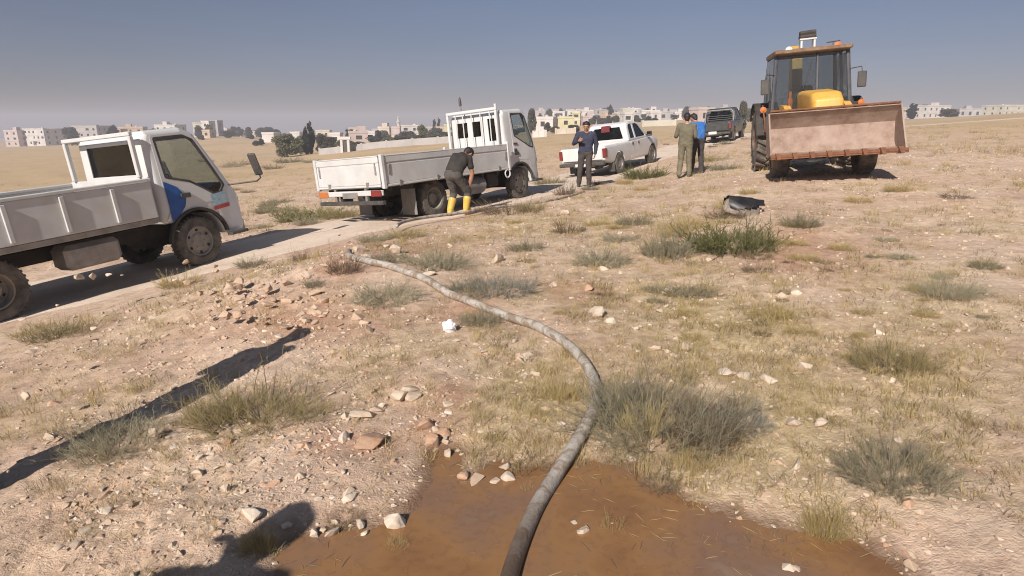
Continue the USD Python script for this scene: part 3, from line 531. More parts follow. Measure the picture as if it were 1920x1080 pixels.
    obj('tow_ring', lathe([(.09, -.02), (.11, 0), (.09, .02), (.07, 0), (.09, -.02)], 'y', 20, (2.36, -.98, .66)), 'paint_white_bed', r)
    obj('stripe', box(2.86, 3.02, -.862, -.857, 1.29, 1.335), 'sticker_maroon', r)
    return r
def left_truck(M):
    r = thing('cab_over_truck', 'white cab-over truck with blue print on its door, leftmost vehicle on the road', 'truck', M)
    chassis(r, -3.5, .8); wp, prof = cabover(r, -.52, 'b')
    # blue printed shape on the door, red and pale sticker behind the front corner, both flat print
    hw = .85
    b = rp([(-.5, .70), (-.5, 1.34), (-.36, 1.31), (-.2, 1.22), (-.10, 1.06), (-.14, .93), (-.30, .78)], .05)
    b = np.array(Polygon(b).intersection(Polygon([(-.39, .5), (-.39, 2), (1, 2), (1, .5)])).exterior.coords)[:-1]
    st = lambda pts, s, d: warp(loft(densify(rp(pts, .0), .08), [(s * (hw + d) - .001, 0), (s * (hw + d) + .001, 0)]), wp)
    for s in (-1, 1):
        obj('door_print', st(b, s, .0105), 'blue_vinyl', r)
        obj('sticker', st([(.33, .86), (.68, .88), (.66, 1.06), (.32, 1.03)], s, .0105), 'sticker_blue', r); obj('sticker', st([(.345, .79), (.68, .81), (.68, .865), (.34, .845)], s, .0105), 'sticker_red', r)
        wheel(r, (0, s * .72, .375), side=s, dish=.03, rimm='rim_grey'); wheel(r, (-2.7, s * .72, .375), side=s, dish=.11); wheel(r, (-2.7, s * .49, .375), side=s, lugs=False)
    zb = .86
    obj('box_floor', box(-3.9, -.66, -.95, .95, zb - .08, zb, .01), 'steel', r)
    obj('side_board', box(-3.9, -.66, -.97, -.94, zb + .002, zb + .5, .006), 'paint_white_bed', r); obj('side_board', box(-3.9, -.66, .94, .97, zb + .002, zb + .5, .006), 'paint_white_bed', r)
    obj('tailgate', box(-3.93, -3.902, -.94, .94, zb + .002, zb + .5, .006), 'paint_white_bed', r)
    obj('headboard', box(-.66, -.63, -.94, .94, zb + .002, zb + .56, .006), 'paint_white_bed', r)
    for x in np.arange(-3.7, -.7, .62):
        for s in (-1, 1): obj('side_rib', box(x, x + .05, s * .985 - .014, s * .985 + .014, zb + .03, zb + .47, .005), 'paint_white_bed', r)
    for s in (-1, 1): obj('top_rail', box(-3.92, -.64, s * .955 - .03, s * .955 + .03, zb + .503, zb + .545, .01), 'paint_white_bed', r); obj('rack_post', box(-.70, -.64, s * .8 - .03, s * .8 + .03, zb + .56, 1.98, .01), 'paint_white_bed', r)
    obj('rack_crossbar', box(-.70, -.64, -.83, .83, 1.982, 2.04, .01), 'paint_white_bed', r)
    obj('front_axle', rod((0, -.66, .36), (0, .66, .36), .05), 'chassis', r); obj('rear_axle', [rod((-2.7, -.6, .375), (-2.7, .6, .375), .06), sph((-2.7, 0, .375), .17)], 'chassis', r)
    obj('engine', [box(-.5, .7, -.3, .3, .35, .85, .06)], 'chassis', r); obj('fuel_tank', box(-1.9, -1.2, -.9, -.5, .4, .72, .06), 'steel', r)
    return r
def pickup(root_name, label, M, paint, dark=False):
    r = thing(root_name, label, 'pickup', M)
    hw = .88; F0, F1 = -1.12, 3.92; ax1 = 3.02
    low = [(F0, .58), (F0 - .02, 1.02), (F0 + .02, 1.05), (.98, 1.05), (2.45, 1.06), (3.1, 1.03), (3.72, .93), (3.86, .80), (F1, .58), (3.86, .40), (3.3, .36), (.5, .36), (-.5, .44)]
    O = mani(loft(densify(rp(low, .06), .15), edge_st(hw, .09)))
    for a in (0, ax1): O = O - cylm(.42, a, .37)
    O = O - mani(box(F0 + .05, .80, -hw + .09, hw - .09, .62, 1.3))                  # load bed
    O = O - mani(box(.95, 2.4, -hw + .07, hw - .07, .5, 1.3))                        # footwell
    def bw(v):
        v = v.copy(); k = np.clip((v[:, 0] - 3.1) / .8, 0, 1); v[:, 1] *= 1 - .12 * k ** 2; v[:, 0] -= .12 * k * (np.abs(v[:, 1]) / hw) ** 2
        z = np.clip((.75 - v[:, 2]) / .4, 0, 1); v[:, 1] *= 1 - .05 * z; return v
    obj('body', warp(O.refine_to_length(.3), bw), paint, r, smooth=40)
    gh = [(.84, 1.03), (.90, 1.52), (1.0, 1.66), (1.2, 1.72), (1.75, 1.71), (2.0, 1.63), (2.72, 1.06), (2.6, 1.02)]
    def gw(v):
        v = v.copy(); k = np.clip((v[:, 2] - 1.03) / .68, 0, 1); v[:, 1] *= 1 - .17 * k; return v
    G = mani(loft(densify(rp(gh, .05), .15), edge_st(hw - .02, .06)))
    G = G - mani(loft(densify(rp(Polygon(gh).buffer(-.05).exterior.coords[:-1], .02), .15), [(-hw + .07, 0), (hw - .07, 0)]))
    G = G - mani(box(.9, 2.5, -hw + .09, hw - .09, .9, 1.12))
    w1 = rp([(1.03, 1.12), (1.06, 1.56), (1.16, 1.62), (1.40, 1.63), (1.44, 1.12)], .03); w2 = rp([(1.53, 1.12), (1.50, 1.62), (1.76, 1.62), (1.95, 1.55), (2.42, 1.12)], .03)
    for w in (w1, w2): G = G - mani(loft(w, [(-1, 0), (1, 0)]))
    rw = rp([(-.66, 1.14), (-.58, 1.56), (.58, 1.56), (.66, 1.14)], .03)
    G = G - mani(ext_x(rw, .7, 1.02)) - mani(ext_y([(2.06, 1.64), (2.0, 1.56), (2.56, 1.10), (2.74, 1.12)], -.68, .68))
    obj('cabin', warp(G, gw), paint, r, smooth=40)
    for s in (-1, 1):
        for i, w in enumerate((w1, w2)):
            obj('side_window', warp(loft(w, [(s * (hw - .045) - .002, -.004), (s * (hw - .045) + .002, -.004)]), gw), 'glass_dark', r)
        d1 = rp([(.98, .44), (.98, 1.02), (1.49, 1.02), (1.49, .44), (1.2, .44)], .02); d2 = rp([(1.505, .44), (1.505, 1.02), (2.5, 1.02), (2.56, .8), (2.54, .44)], .02)
        for d in (d1, d2):
            dr = obj('door', warp(loft(d, [(s * hw - .006, 0), (s * hw + .006, .004)] if s > 0 else [(s * hw - .006, .004), (s * hw + .006, 0)]), bw), paint, r)
            x = d[:, 0].min() + .10; obj('handle', lathe([(.001, -.012), (.05, -.012), (.045, .012), (.001, .014)], 'y', 12, (x + .04, s * (hw + .010), .93)), 'plastic_dark', dr)
        obj('tail_lamp', box(F0 - .045, F0 + .10, s * (hw - .05) - .068, s * (hw - .05) + .068, .68, .98, .02), 'lamp_red' if not dark else 'sticker_maroon', r)
        obj('headlamp', warp(box(3.66, 3.86, s * .66 - .14, s * .66 + .14, .68, .84, .03), bw), 'lamp_clear', r)
        mr = obj('mirror', [box(2.42, 2.52, s * (hw + .10) - .10, s * (hw + .10) + .10, 1.08, 1.26, .03), rod((2.47, s * (hw - .1), 1.12), (2.47, s * (hw + .05), 1.15), .02)], 'plastic_dark' if not dark else paint, r); obj('mirror_glass', box(2.414, 2.419, s * (hw + .1) - .08, s * (hw + .1) + .08, 1.10, 1.24), 'mirror', mr)
        for a in (0, ax1): wheel(r, (a, s * .76, .365), R=.365, W=.24, rim=.215, side=s, rimm='alloy' if not dark else 'rim_grey', dish=.03)
        obj('mudflap', box(-.50, -.49, s * .76 - .12, s * .76 + .12, .14, .46), 'plastic_dark', r)
    obj('rear_window', warp(ext_x(rw, .868, .874), lambda v: gw(np.c_[v[:, 0] + (v[:, 2] - 1.1) * .12, v[:, 1:]])), 'glass_dark', r)
    a, b = np.array((2.0, 1.615)), np.array((2.66, 1.085)); obj('windscreen', warp(ext_y([a, a + [.006, .006], b + [.006, .006], b], -.70, .70), gw), 'glass', r)
    obj('tailgate', box(F0 - .036, F0 - .022, -.74, .74, .62, 1.03, .006), paint, r)
    obj('tailgate_handle', box(F0 - .05, F0 - .034, -.1, .1, .86, .93, .006), 'plastic_dark', r)
    obj('rear_bumper', [box(F0 - .17, F0 + .0, -.86, .86, .44, .56, .03), box(F0 - .19, F0 - .1, -.28, .28, .40, .50, .02)], 'plastic_dark', r)
    obj('number_plate', box(F0 - .205, F0 - .195, -.2, .2, .44 if not dark else .47, .53 if not dark else .60, .002), 'plate_white', r)
    obj('front_bumper', warp(box(3.78, 3.97, -.84, .84, .38, .60, .04), bw), paint, r)
    obj('axle', [rod((0, -.7, .365), (0, .7, .365), .05), sph((0, 0, .365), .13)], 'chassis', r); obj('underbody', [box(-.9, 3.6, -.5, .5, .33, .42), rod((-1.05, -.45, .36), (-.6, -.45, .36), .07)], 'chassis', r)
    for s in (-1, 1): obj('seat', [box(1.6, 2.05, s * .38 - .22, s * .38 + .22, .62, .80, .04), box(1.52, 1.64, s * .38 - .22, s * .38 + .22, .78, 1.30, .04), box(1.52, 1.6, s * .38 - .12, s * .38 + .12, 1.31, 1.50, .03)], 'interior', r)
    if not dark:
        obj('rear_sticker', warp(box(.835, .842, -.16, .22, 1.42, 1.62), gw), 'sticker_maroon', r); obj('brake_lamp', warp(box(.86, .90, -.2, .2, 1.60, 1.64, .005), gw), 'lamp_red', r)
    else:
        obj('roll_bar', [tube([(.55, -.72, 1.0), (.60, -.70, 1.5), (.62, -.6, 1.62), (.62, .6, 1.62), (.60, .70, 1.5), (.55, .72, 1.0)], .035, 10)], 'steel', r)
        [obj('window_bar', rod((.80, -.6, z), (.80, .6, z), .018), 'plastic_dark', r) for z in (1.12, 1.22, 1.32)]
    return r
TR = fit_wheels(-2.22, 13.05, math.radians(36), 2.99, 0, .72); flatbed_truck(TR)
LT = fit_wheels(-5.42, 9.58, math.radians(27), 0, -2.7, .72); LT_local = left_truck(LT)
PK = fit_wheels(3.12, 22.3, math.radians(34), 3.02, 0, .76)
pickup('pickup_truck', 'white double-cab pickup with black rear bumper behind the man in navy', PK, 'paint_white')
DP = fit_wheels(10.95, 33.6, math.radians(28), 3.02, 0, .76)
pickup('pickup_truck', 'dark grey pickup with white number plate, farthest vehicle up the dirt road', DP, 'paint_dark', True)

# ------------------------------------------------------------------ backhoe loader
def backhoe(M):
    r = thing('backhoe_loader', 'yellow backhoe loader facing us, its wide dusty front bucket raised off the ground', 'backhoe', M)
    # rear wheels with lugs
    for s in (-1, 1):
        w = holder('rear_wheel', r); R, W, c = .75, .44, (0, s * .90, .75); h = W / 2; rim = .36
        t = [lathe([(rim, -h * .8), (rim + .04, -h), (R * .85, -h * 1.05), (R * .94, -h * .9), (R * .955, 0), (R * .94, h * .9), (R * .85, h * 1.05), (rim + .04, h), (rim, h * .8), (rim, -h * .8)], 'y', 40, c)]
        for k in range(22):
            for q in (-1, 1):
                b = box(-.035, .035, 0, .26, R * .925, R + .01, .008); b.apply_transform(trimesh.transformations.rotation_matrix(.55, [0, 0, 1])); 
                if q < 0: b.vertices = b.vertices * [1, -1, 1]; b.invert()
                b.apply_transform(trimesh.transformations.rotation_matrix(2 * math.pi * (k + (.5 if q > 0 else 0)) / 22, [0, 1, 0])); b.apply_translation(c); t.append(b)
        obj('tyre', t, 'mud_tyre', w); rr_ = lathe([(rim, -s * h * .8), (rim, s * h * .8), (rim - .05, s * h * .7), (rim * .7, s * .02), (.14, s * .05), (.12, s * .12), (.001, s * .12)], 'y', 32, c)
        obj('rim', rr_, 'rust', w)
        wheel(r, (2.15, s * .82, .45), R=.45, W=.32, rim=.25, side=s, tyre='mud_tyre', rimm='yellow_paint', dish=.06)
        # mudguard over each rear wheel, with its lamp
        a = np.linspace(.15, 2.6, 14); o = [(math.cos(t_) * .86, .75 + math.sin(t_) * .84) for t_ in a]; o2 = [(math.cos(t_) * .89, .75 + math.sin(t_) * .87) for t_ in a]
        mg = obj('mudguard', ext_y(o + o2[::-1], s * .90 - .26, s * .90 + .26), 'chassis', r)
        obj('lamp', lathe([(.001, 0), (.075, 0), (.07, .06), (.001, .07)], 'x', 14, (.80, s * 1.02, 1.45)), 'lamp_orange', r)
        obj('grab_rail', tube([(.95, s * .98, .95), (.98, s * 1.0, 1.2), (.78, s * 1.03, 1.55)], .018, 6), 'rust', r)
    obj('chassis', [box(-.6, 2.7, -.36, .36, .50, .95, .04), box(1.95, 2.35, -.7, .7, .38, .58, .04), box(-.3, .3, -.7, .7, .6, .9, .04)], 'chassis', r)
    # bonnet
    bon = densify(rp([(.72, .95), (.74, 1.80), (1.5, 1.79), (2.40, 1.72), (2.62, 1.58), (2.70, .95)], .09), .15); obj('bonnet', loft(bon, edge_st(.30, .10)), 'yellow_paint', r, smooth=50)
    obj('grille', box(2.67, 2.71, -.28, .28, .98, 1.28, .01), 'plastic_dark', r)
    obj('exhaust', [rod((1.3, -.52, 1.2), (1.3, -.52, 1.80), .035), rod((1.3, -.52, 1.3), (1.3, -.52, 1.65), .06)], 'rust', r)
    # cab: four posts, glazing, roof with amber visor
    x0, x1, hy0, hy1, zb, zt = -.72, .72, .84, .74, .95, 2.62
    def post(xa, ya, za, xb, yb, zb_, n=.045): return obj('cab_post', tube([(xa, ya, za), (xb, yb, zb_)], n, 8), 'cab_dark', r)
    for s in (-1, 1):
        post(x1 + .06, s * hy0, 1.02, x1 - .10, s * hy1, zt); post(x0, s * hy0, 1.02, x0 + .06, s * hy1, zt); post(-.05, s * (hy0 + .01), 1.05, -.05, s * hy1, zt, .035)
        fr = [(x0 + .05, 1.08), (x0 + .10, zt - .04), (x1 - .14, zt - .04), (x1 + .0, 1.08)]
        obj('side_glass', ext_y(fr, s * .79 - .003, s * .79 + .003), 'glass_cab', r)
        obj('cab_side', box(x0, x1 + .05, s * hy0 - .03, s * hy0 + .02, .80, 1.07, .01), 'cab_dark', r)
        mr = obj('mirror', [tube([(x1 - .02, s * .78, 2.2), (x1 + .15, s * .98, 2.22), (x1 + .16, s * 1.0, 2.1)], .012, 6), box(x1 + .13, x1 + .17, s * 1.0 - .09, s * 1.0 + .09, 1.78, 2.12, .015)], 'plastic_dark', r)
        obj('work_lamp', lathe([(.001, 0), (.07, 0), (.075, .05), (.001, .06)], 'x', 14, (x1 - .02, s * .50, zt + .10)), 'lamp_orange' if s > 0 else 'lamp_clear', r)
        obj('indicator', box(x1 - .10, x1 + .02, s * .70 - .09, s * .70 + .09, zt + .02, zt + .10, .01), 'lamp_orange', r)
    obj('windscreen', ext_y([(x1 - .10, zt - .02), (x1 - .094, zt - .02), (x1 + .066, 1.06), (x1 + .06, 1.06)], -.78, .78), 'glass_cab', r)
    obj('windscreen_bar', tube([(x1 + .03, .12, 1.55), (x1 - .08, .12, zt)], .03, 6), 'cab_dark', r)
    obj('wiper', tube([(x1 + .02, .0, 2.42), (x1 + .055, -.18, 1.85)], .010, 5), 'plastic_dark', r)
    obj('firewall', box(x1 - .02, x1 + .06, -.82, .82, .85, 1.08, .01), 'cab_dark', r)
    rf = obj('roof', [box(x0 - .08, x1 + .02, -.80, .80, zt, zt + .12, .03)], 'roof_brown', r); obj('visor', box(x1 - .06, x1 + .10, -.80, .80, zt + .015, zt + .10, .02), 'roof_brown', rf)
    obj('rear_glass', ext_y([(x0 + .06, zt - .02), (x0 + .066, zt - .02), (x0 + .01, 1.06), (x0 + .004, 1.06)], -.76, .76), 'glass_cab', r)
    obj('seat', [box(-.45, .05, -.25, .25, 1.05, 1.30, .05), box(-.50, -.36, -.24, .24, 1.28, 1.95, .05)], 'interior', r)
    obj('dashboard', box(.40, .68, -.30, .30, 1.0, 1.45, .05), 'interior', r)
    sw = lathe([(.20, -.015), (.215, 0), (.20, .015), (.185, 0), (.20, -.015)], 'z', 24); sw.apply_transform(trimesh.transformations.rotation_matrix(-.5, [0, 1, 0])); sw.apply_translation((.36, 0, 1.55)); obj('steering_wheel', sw, 'interior', r)
    obj('cab_floor', box(x0, x1, -.80, .80, .88, .96), 'interior', r)
    # rolled bundle on a small white stand on the roof, with aerials
    st = obj('roof_stand', [box(-.12, .12, y - .02, y + .02, zt + .12, zt + .34) for y in (-.14, .14)] + [box(-.14, .14, -.18, .18, zt + .34, zt + .37)], 'paint_white', r)
    [obj('rolled_sack', tube([(x, -.17, zt + .40 + z), (x, .17, zt + .41 + z)], .05, 8), 'cloth_brown', st) for x, z in ((-.1, 0), (0, .01), (.1, 0), (-.05, .09), (.06, .09))]
    obj('roof_aerial', [tube([(.2, .5, zt + .12), (.2, .52, zt + .22)], .012, 5), tube([(.2, .38, zt + .22), (.2, .66, zt + .24)], .014, 5)], 'plastic_dark', r)
    # loader arms and bucket (mouth towards the front, level)
    for s in (-1, 1):
        arm = rp([(.72, 1.30), (.80, 1.52), (1.4, 1.50), (2.2, 1.22), (2.80, .90), (2.82, .70), (2.7, .70), (2.1, 1.02), (1.3, 1.30)], .04)
        obj('loader_arm', ext_y(arm, s * .60 - .07, s * .60 + .07), 'yellow_paint', r)
        obj('ram', [rod((1.3, s * .60, .95), (2.0, s * .60, 1.10), .055, 10), rod((2.0, s * .60, 1.10), (2.4, s * .60, 1.15), .03, 8)], 'steel', r)
        obj('hydraulic_hose', tube(smooth_line([(2.3, s * .62, 1.1), (2.55, s * .70, 1.32), (2.72, s * .76, 1.25), (2.76, s * .72, 1.0)], 14), .018, 6), 'rubber_dark', r)
    bx = 2.88; bz = .56; bh = .80; bw_ = 1.15
    inner = [(bx + .72, bz + .0), (bx + .12, bz + .02), (bx + .02, bz + .14), (bx - .02, bz + .5), (bx + .12, bz + bh - .1), (bx + .26, bz + bh)]
    outer = [(bx + .22, bz + bh + .03), (bx + .08, bz + bh - .07), (bx - .055, bz + .5), (bx - .02, bz + .12), (bx + .10, bz - .03), (bx + .72, bz - .03)]
    b = obj('bucket', ext_y(inner + outer, -bw_, bw_), 'bucket_dust', r)
    side = rp([(bx + .72, bz), (bx + .12, bz), (bx + .0, bz + .14), (bx - .04, bz + .5), (bx + .10, bz + bh - .09), (bx + .25, bz + bh + .02), (bx + .42, bz + bh * .62)], .02)
    for s in (-1, 1): obj('bucket_side', ext_y(side, s * (bw_ + .015) - .014, s * (bw_ + .015) + .014), 'bucket_dust', b)
    obj('cutting_edge', [box(bx + .64, bx + .80, -bw_ - .03, bw_ + .03, bz - .055, bz - .031), box(bx + .73, bx + .80, -bw_ - .03, bw_ + .03, bz - .03, bz + .03, .006)], 'rust', b)
    for y in np.linspace(-bw_ + .1, bw_ - .1, 8):
        obj('tooth', trimesh.convex.convex_hull(np.array([(bx + .70, y - .045, bz + .031), (bx + .70, y + .045, bz + .031), (bx + .70, y - .045, bz - .075), (bx + .70, y + .045, bz - .075), (bx + .80, y - .045, bz - .07), (bx + .80, y + .045, bz - .07), (bx + .80, y - .045, bz + .06), (bx + .80, y + .045, bz + .06), (bx + .93, y - .03, bz - .05), (bx + .93, y + .03, bz - .05)])), 'rust', b)
    obj('bucket_rib', box(bx + .20, bx + .27, -bw_, bw_, bz + bh + .032, bz + bh + .07, .01), 'rust', b)
    # folded digger arm behind the cab
    obj('digger_boom', ext_y(rp([(-1.1, .9), (-1.0, 1.3), (-1.35, 2.9), (-1.65, 3.0), (-1.75, 2.8), (-1.4, .9)], .05), -.12, .12), 'yellow_paint', r)
    obj('digger_dipper', ext_y(rp([(-1.62, 2.95), (-1.85, 2.8), (-1.95, 1.2), (-1.75, 1.15)], .05), -.10, .10), 'yellow_paint', r)
    obj('digger_bucket', ext_y(rp([(-1.75, 1.25), (-2.05, 1.25), (-2.2, .8), (-1.9, .55), (-1.6, .7)], .06), -.3, .3), 'rust', r)
    [obj('stabiliser', box(-1.15, -.95, s * .95 - .08, s * .95 + .08, .35, 1.25, .02), 'yellow_paint', r) for s in (-1, 1)]
    return r
bf = np.array([-.26, -.965]); bo = np.array([7.16, 15.4])
BM = fit_wheels(bo[0], bo[1], math.atan2(bf[0], bf[1]), 2.15, 0, .86); backhoe(BM)

# ------------------------------------------------------------------ people
STAND = dict(pelvis=(0, 0, .95), waist=(0, 0, 1.10), chest=(0, 0, 1.30), neck=(0, .01, 1.48), head=(0, .03, 1.635), sl=(-.185, 0, 1.42), sr=(.185, 0, 1.42), el=(-.25, -.03, 1.14), er=(.25, -.03, 1.14), wl=(-.27, .05, .89), wr=(.27, .05, .89),
    hl=(-.09, 0, .92), hr=(.09, 0, .92), kl=(-.11, .02, .50), kr=(.11, .02, .50), al=(-.12, -.03, .09), ar=(.12, -.03, .09), face=(0, 1, 0))
def hullballs(balls, sub=8):
    out = None
    P = []
    for c, r_ in balls:
        s = m3.Manifold.sphere(r_, 16).translate([float(x) for x in c]); P.append(s)
    return m3.Manifold.batch_hull(P)
def soften(man, L, it=12, seed=0, amp=0.0):
    m = tm(man.refine_to_length(L)); m.merge_vertices(); trimesh.smoothing.filter_taubin(m, iterations=it)
    if amp: m.vertices = m.vertices + m.vertex_normals * ((meshkit.fbm(m.vertices * 11, 3, seed) - .5) * amp)[:, None]
    return m
def person(name, label, M, pose=None, shirt='cloth_navy', trousers='cloth_brown', long_sleeve=True, boots=None, cap=False, hair=True, jacket_drop=.0, parted=True, group=None, sc=1.0, curl=1.0, shoe='shoe_dark'):
    J = {k: np.array(v, float) for k, v in {**STAND, **(pose or {})}.items()}
    M = np.array(M) @ np.diag([sc, sc, sc, 1]); root = thing(name, label, 'person', M, group)
    side = lambda a, b: (J[b] - J[a]) / np.linalg.norm(J[b] - J[a])
    B = lambda *ks: hullballs(ks)
    lat = side('hl', 'hr'); slat = side('sl', 'sr')
    fw = np.array(J['face'], float); fw /= np.linalg.norm(fw); hu = J['head'] - J['neck']; hu /= np.linalg.norm(hu); fw = fw - hu * (fw @ hu) * .6; fw /= np.linalg.norm(fw); up = hu - fw * (hu @ fw); up /= np.linalg.norm(up); hl = np.cross(fw, up)
    pieces = [B((J['pelvis'] - lat * .08, .105), (J['pelvis'] + lat * .08, .105), (J['waist'] - lat * .07, .095), (J['waist'] + lat * .07, .095)),
        B((J['waist'] - lat * .07, .095), (J['waist'] + lat * .07, .095), (J['chest'] - slat * .09, .105), (J['chest'] + slat * .09, .105)),
        B((J['chest'] - slat * .09, .105), (J['chest'] + slat * .09, .105), (J['sl'] * .8 + J['sr'] * .2, .06), (J['sr'] * .8 + J['sl'] * .2, .06), (J['neck'], .055)), B((J['neck'], .055), (J['head'] - up * .05, .06))]
    hd = J['head']
    pieces += [B((hd + up * .03 - fw * .015, .088), (hd + up * .02 + fw * .02, .080), (hd - up * .06 + fw * .03, .058), (hd - up * .095 + fw * .055, .030)),
        B((hd + fw * .095 - up * .005, .010), (hd + fw * .118 - up * .035, .014), (hd + fw * .095 - up * .042, .016)), B((hd + fw * .088 - up * .068 - hl * .018, .011), (hd + fw * .088 - up * .068 + hl * .018, .011)), B((hd + fw * .086 + up * .022 - hl * .04, .014), (hd + fw * .086 + up * .022 + hl * .04, .014))]
    for s in (-1, 1): pieces.append(B((hd + hl * s * .085 + up * .01 - fw * .01, .016), (hd + hl * s * .088 - up * .03, .013)))
    for s, e in (('l', -1), ('r', 1)):
        S, E, W, H, K, A_ = (J[k + s] for k in 'sewhka')
        pieces += [B((S, .062), (E, .044)), B((E, .044), (E * .6 + W * .4, .043), (W, .029)), B((H, .095), (K, .062)), B((K, .06), (K * .65 + A_ * .35, .062), (A_, .042))]
        d = (W - E) / np.linalg.norm(W - E); J['d' + s] = d
        # hand: palm, four fingers, thumb
        fd = d; ref = np.array([0, 1, 0.]) if abs(fd[1]) < .8 else np.array([0, 0, 1.]); pal = np.cross(fd, ref); pal /= np.linalg.norm(pal); wd = np.cross(pal, fd)
        pal = pal if pal @ (J['pelvis'] - W) > 0 else -pal
        base = W + fd * .085
        pieces.append(B((W + fd * .015 - wd * .015, .019), (W + fd * .015 + wd * .015, .019), (base - wd * .032, .013), (base + wd * .032, .013)))
        for q, (off, L) in enumerate(((.031, .068), (.011, .078), (-.011, .073), (-.031, .058))):
            p0 = base + wd * off; p1 = p0 + (fd * .92 + pal * .35 * curl) * L * .45; p2 = p1 + (fd * .65 + pal * .75 * curl) * L * .33; p3 = p2 + (fd * .3 + pal * .95 * curl) * L * .25
            pieces += [B((p0 - fd * .01, .0100), (p1, .0092)), B((p1, .0092), (p2, .0085)), B((p2, .0085), (p3, .0078))]
        t0 = W + fd * .035 + wd * .03; t1 = t0 + (fd * .7 + wd * .6 + pal * .25) * .038; t2 = t1 + (fd * .85 + wd * .15 + pal * .45) * .032; pieces += [B((t0, .013), (t1, .0105)), B((t1, .0105), (t2, .009))]
        ff = np.array([fw[0], fw[1], 0]); ff = J.get('toe' + s, ff / (np.linalg.norm(ff) + 1e-9)); ff = np.asarray(ff, float) / np.linalg.norm(ff); J['ff' + s] = ff
        pieces.append(B((A_ - np.array([0, 0, .045]) - ff * .03, .042), (A_ - np.array([0, 0, .055]) + ff * .15, .032), (A_, .042)))
    body = m3.Manifold.batch_boolean(pieces, m3.OpType.Add)
    bo_ = obj('body', soften(body, .022, 6), 'skin', root, smooth=True)
    # clothes
    sh = [B((J['pelvis'] * (.55 - jacket_drop) + J['waist'] * (.45 + jacket_drop) - lat * .085, .120), (J['pelvis'] * (.55 - jacket_drop) + J['waist'] * (.45 + jacket_drop) + lat * .085, .120), (J['waist'] - lat * .075, .118), (J['waist'] + lat * .075, .118)),
        B((J['waist'] - lat * .075, .118), (J['waist'] + lat * .075, .118), (J['chest'] - slat * .095, .128), (J['chest'] + slat * .095, .128)),
        B((J['chest'] - slat * .095, .125), (J['chest'] + slat * .095, .125), (J['sl'] * .85 + J['sr'] * .15, .075), (J['sr'] * .85 + J['sl'] * .15, .075), (J['neck'] - (J['neck'] - J['chest']) * .25, .072))]
    tr = [B((J['pelvis'] + (J['waist'] - J['pelvis']) * .35 - lat * .075, .112), (J['pelvis'] + (J['waist'] - J['pelvis']) * .35 + lat * .075, .112), (J['pelvis'] - lat * .085, .122), (J['pelvis'] + lat * .085, .122), (J['hl'], .112), (J['hr'], .112))]
    for s in 'lr':
        S, E, W, H, K, A_ = (J[k + s] for k in 'sewhka')
        sh.append(B((S, .078), (E, .062) if long_sleeve else (S * .45 + E * .55, .068)))
        if long_sleeve: sh.append(B((E, .062), (E * .1 + W * .9, .047)))
        tr += [B((H, .112), (K, .080)), B((K, .080), (K * .5 + A_ * .5, .074), (A_ + np.array([0, 0, .02]), .068)) if not boots else B((K, .078), (K * .5 + A_ * .5, .062))]
        a = A_; ff = J['ff' + s]
        if boots:
            t = a + (K - a) * .62
            bt = B((t, .084), (a + np.array([0, 0, .04]), .066)) + B((a + np.array([0, 0, .03]), .060), (a - np.array([0, 0, .045]) - ff * .035, .047), (a - np.array([0, 0, .048]) + ff * .16, .042))
            obj('boot', soften(bt, .02, 6), boots, root, smooth=True)
        else:
            obj('shoe', soften(B((a + np.array([0, 0, .0]), .050), (a - np.array([0, 0, .045]) - ff * .04, .047), (a - np.array([0, 0, .052]) + ff * .165, .038)), .02, 4), shoe, root, smooth=True)
    obj('shirt', soften(m3.Manifold.batch_boolean(sh, m3.OpType.Add), .025, 8, 1, .036), shirt, root, smooth=True)
    obj('trousers', soften(m3.Manifold.batch_boolean(tr, m3.OpType.Add), .025, 8, 2, .036), trousers, root, smooth=True)
    k = B((hd + up * .045 - fw * .022, .098), (hd + up * .035 - fw * .04, .092), (hd + up * .055 + fw * .015, .082)) + B((hd + up * .03 - fw * .05, .085), (hd - up * .04 - fw * .05, .062))
    k = k - m3.Manifold.cube([.3, .3, .3], True).transform(np.c_[np.c_[fw, hl, up], hd + fw * .225 - up * .105].astype(float))
    obj('cap' if cap else 'hair', soften(k, .018, 4, 3, .012), 'cloth_dark' if cap else 'hair', root, smooth=True)
    if cap: obj('cap_peak', soften(B((hd + fw * .08 + up * .055 - hl * .05, .012), (hd + fw * .08 + up * .055 + hl * .05, .012), (hd + fw * .16 + up * .04 - hl * .03, .009), (hd + fw * .16 + up * .04 + hl * .03, .009)), .02, 2), 'cloth_dark', root, smooth=True)
    eyes = [sph(hd + fw * .080 + up * .005 + hl * s * .032, .012, sub=1) for s in (-1, 1)]; obj('eye', eyes[0], 'hair', root); obj('eye', eyes[1], 'hair', root)
    return root
def stand_at(px, py, depth=None, turn=0.0):
    """A standing spot on the ground; turn = heading the person faces, clockwise from +y."""
    p, t = hit(px, py); return MX(p[0], p[1], p[2], -turn)
def at_depth(px, py, d):
    p = np.array([0, 0, EYE]) + ray(px, py) * d; return p
def spot(px, d, turn):
    x = (px - 960) / FPX * d; y = d * .98
    for _ in range(6): z = gz(x, y); y = (d + (z - EYE) * SP) / CP
    return MX(x, y, z + .0, -turn)
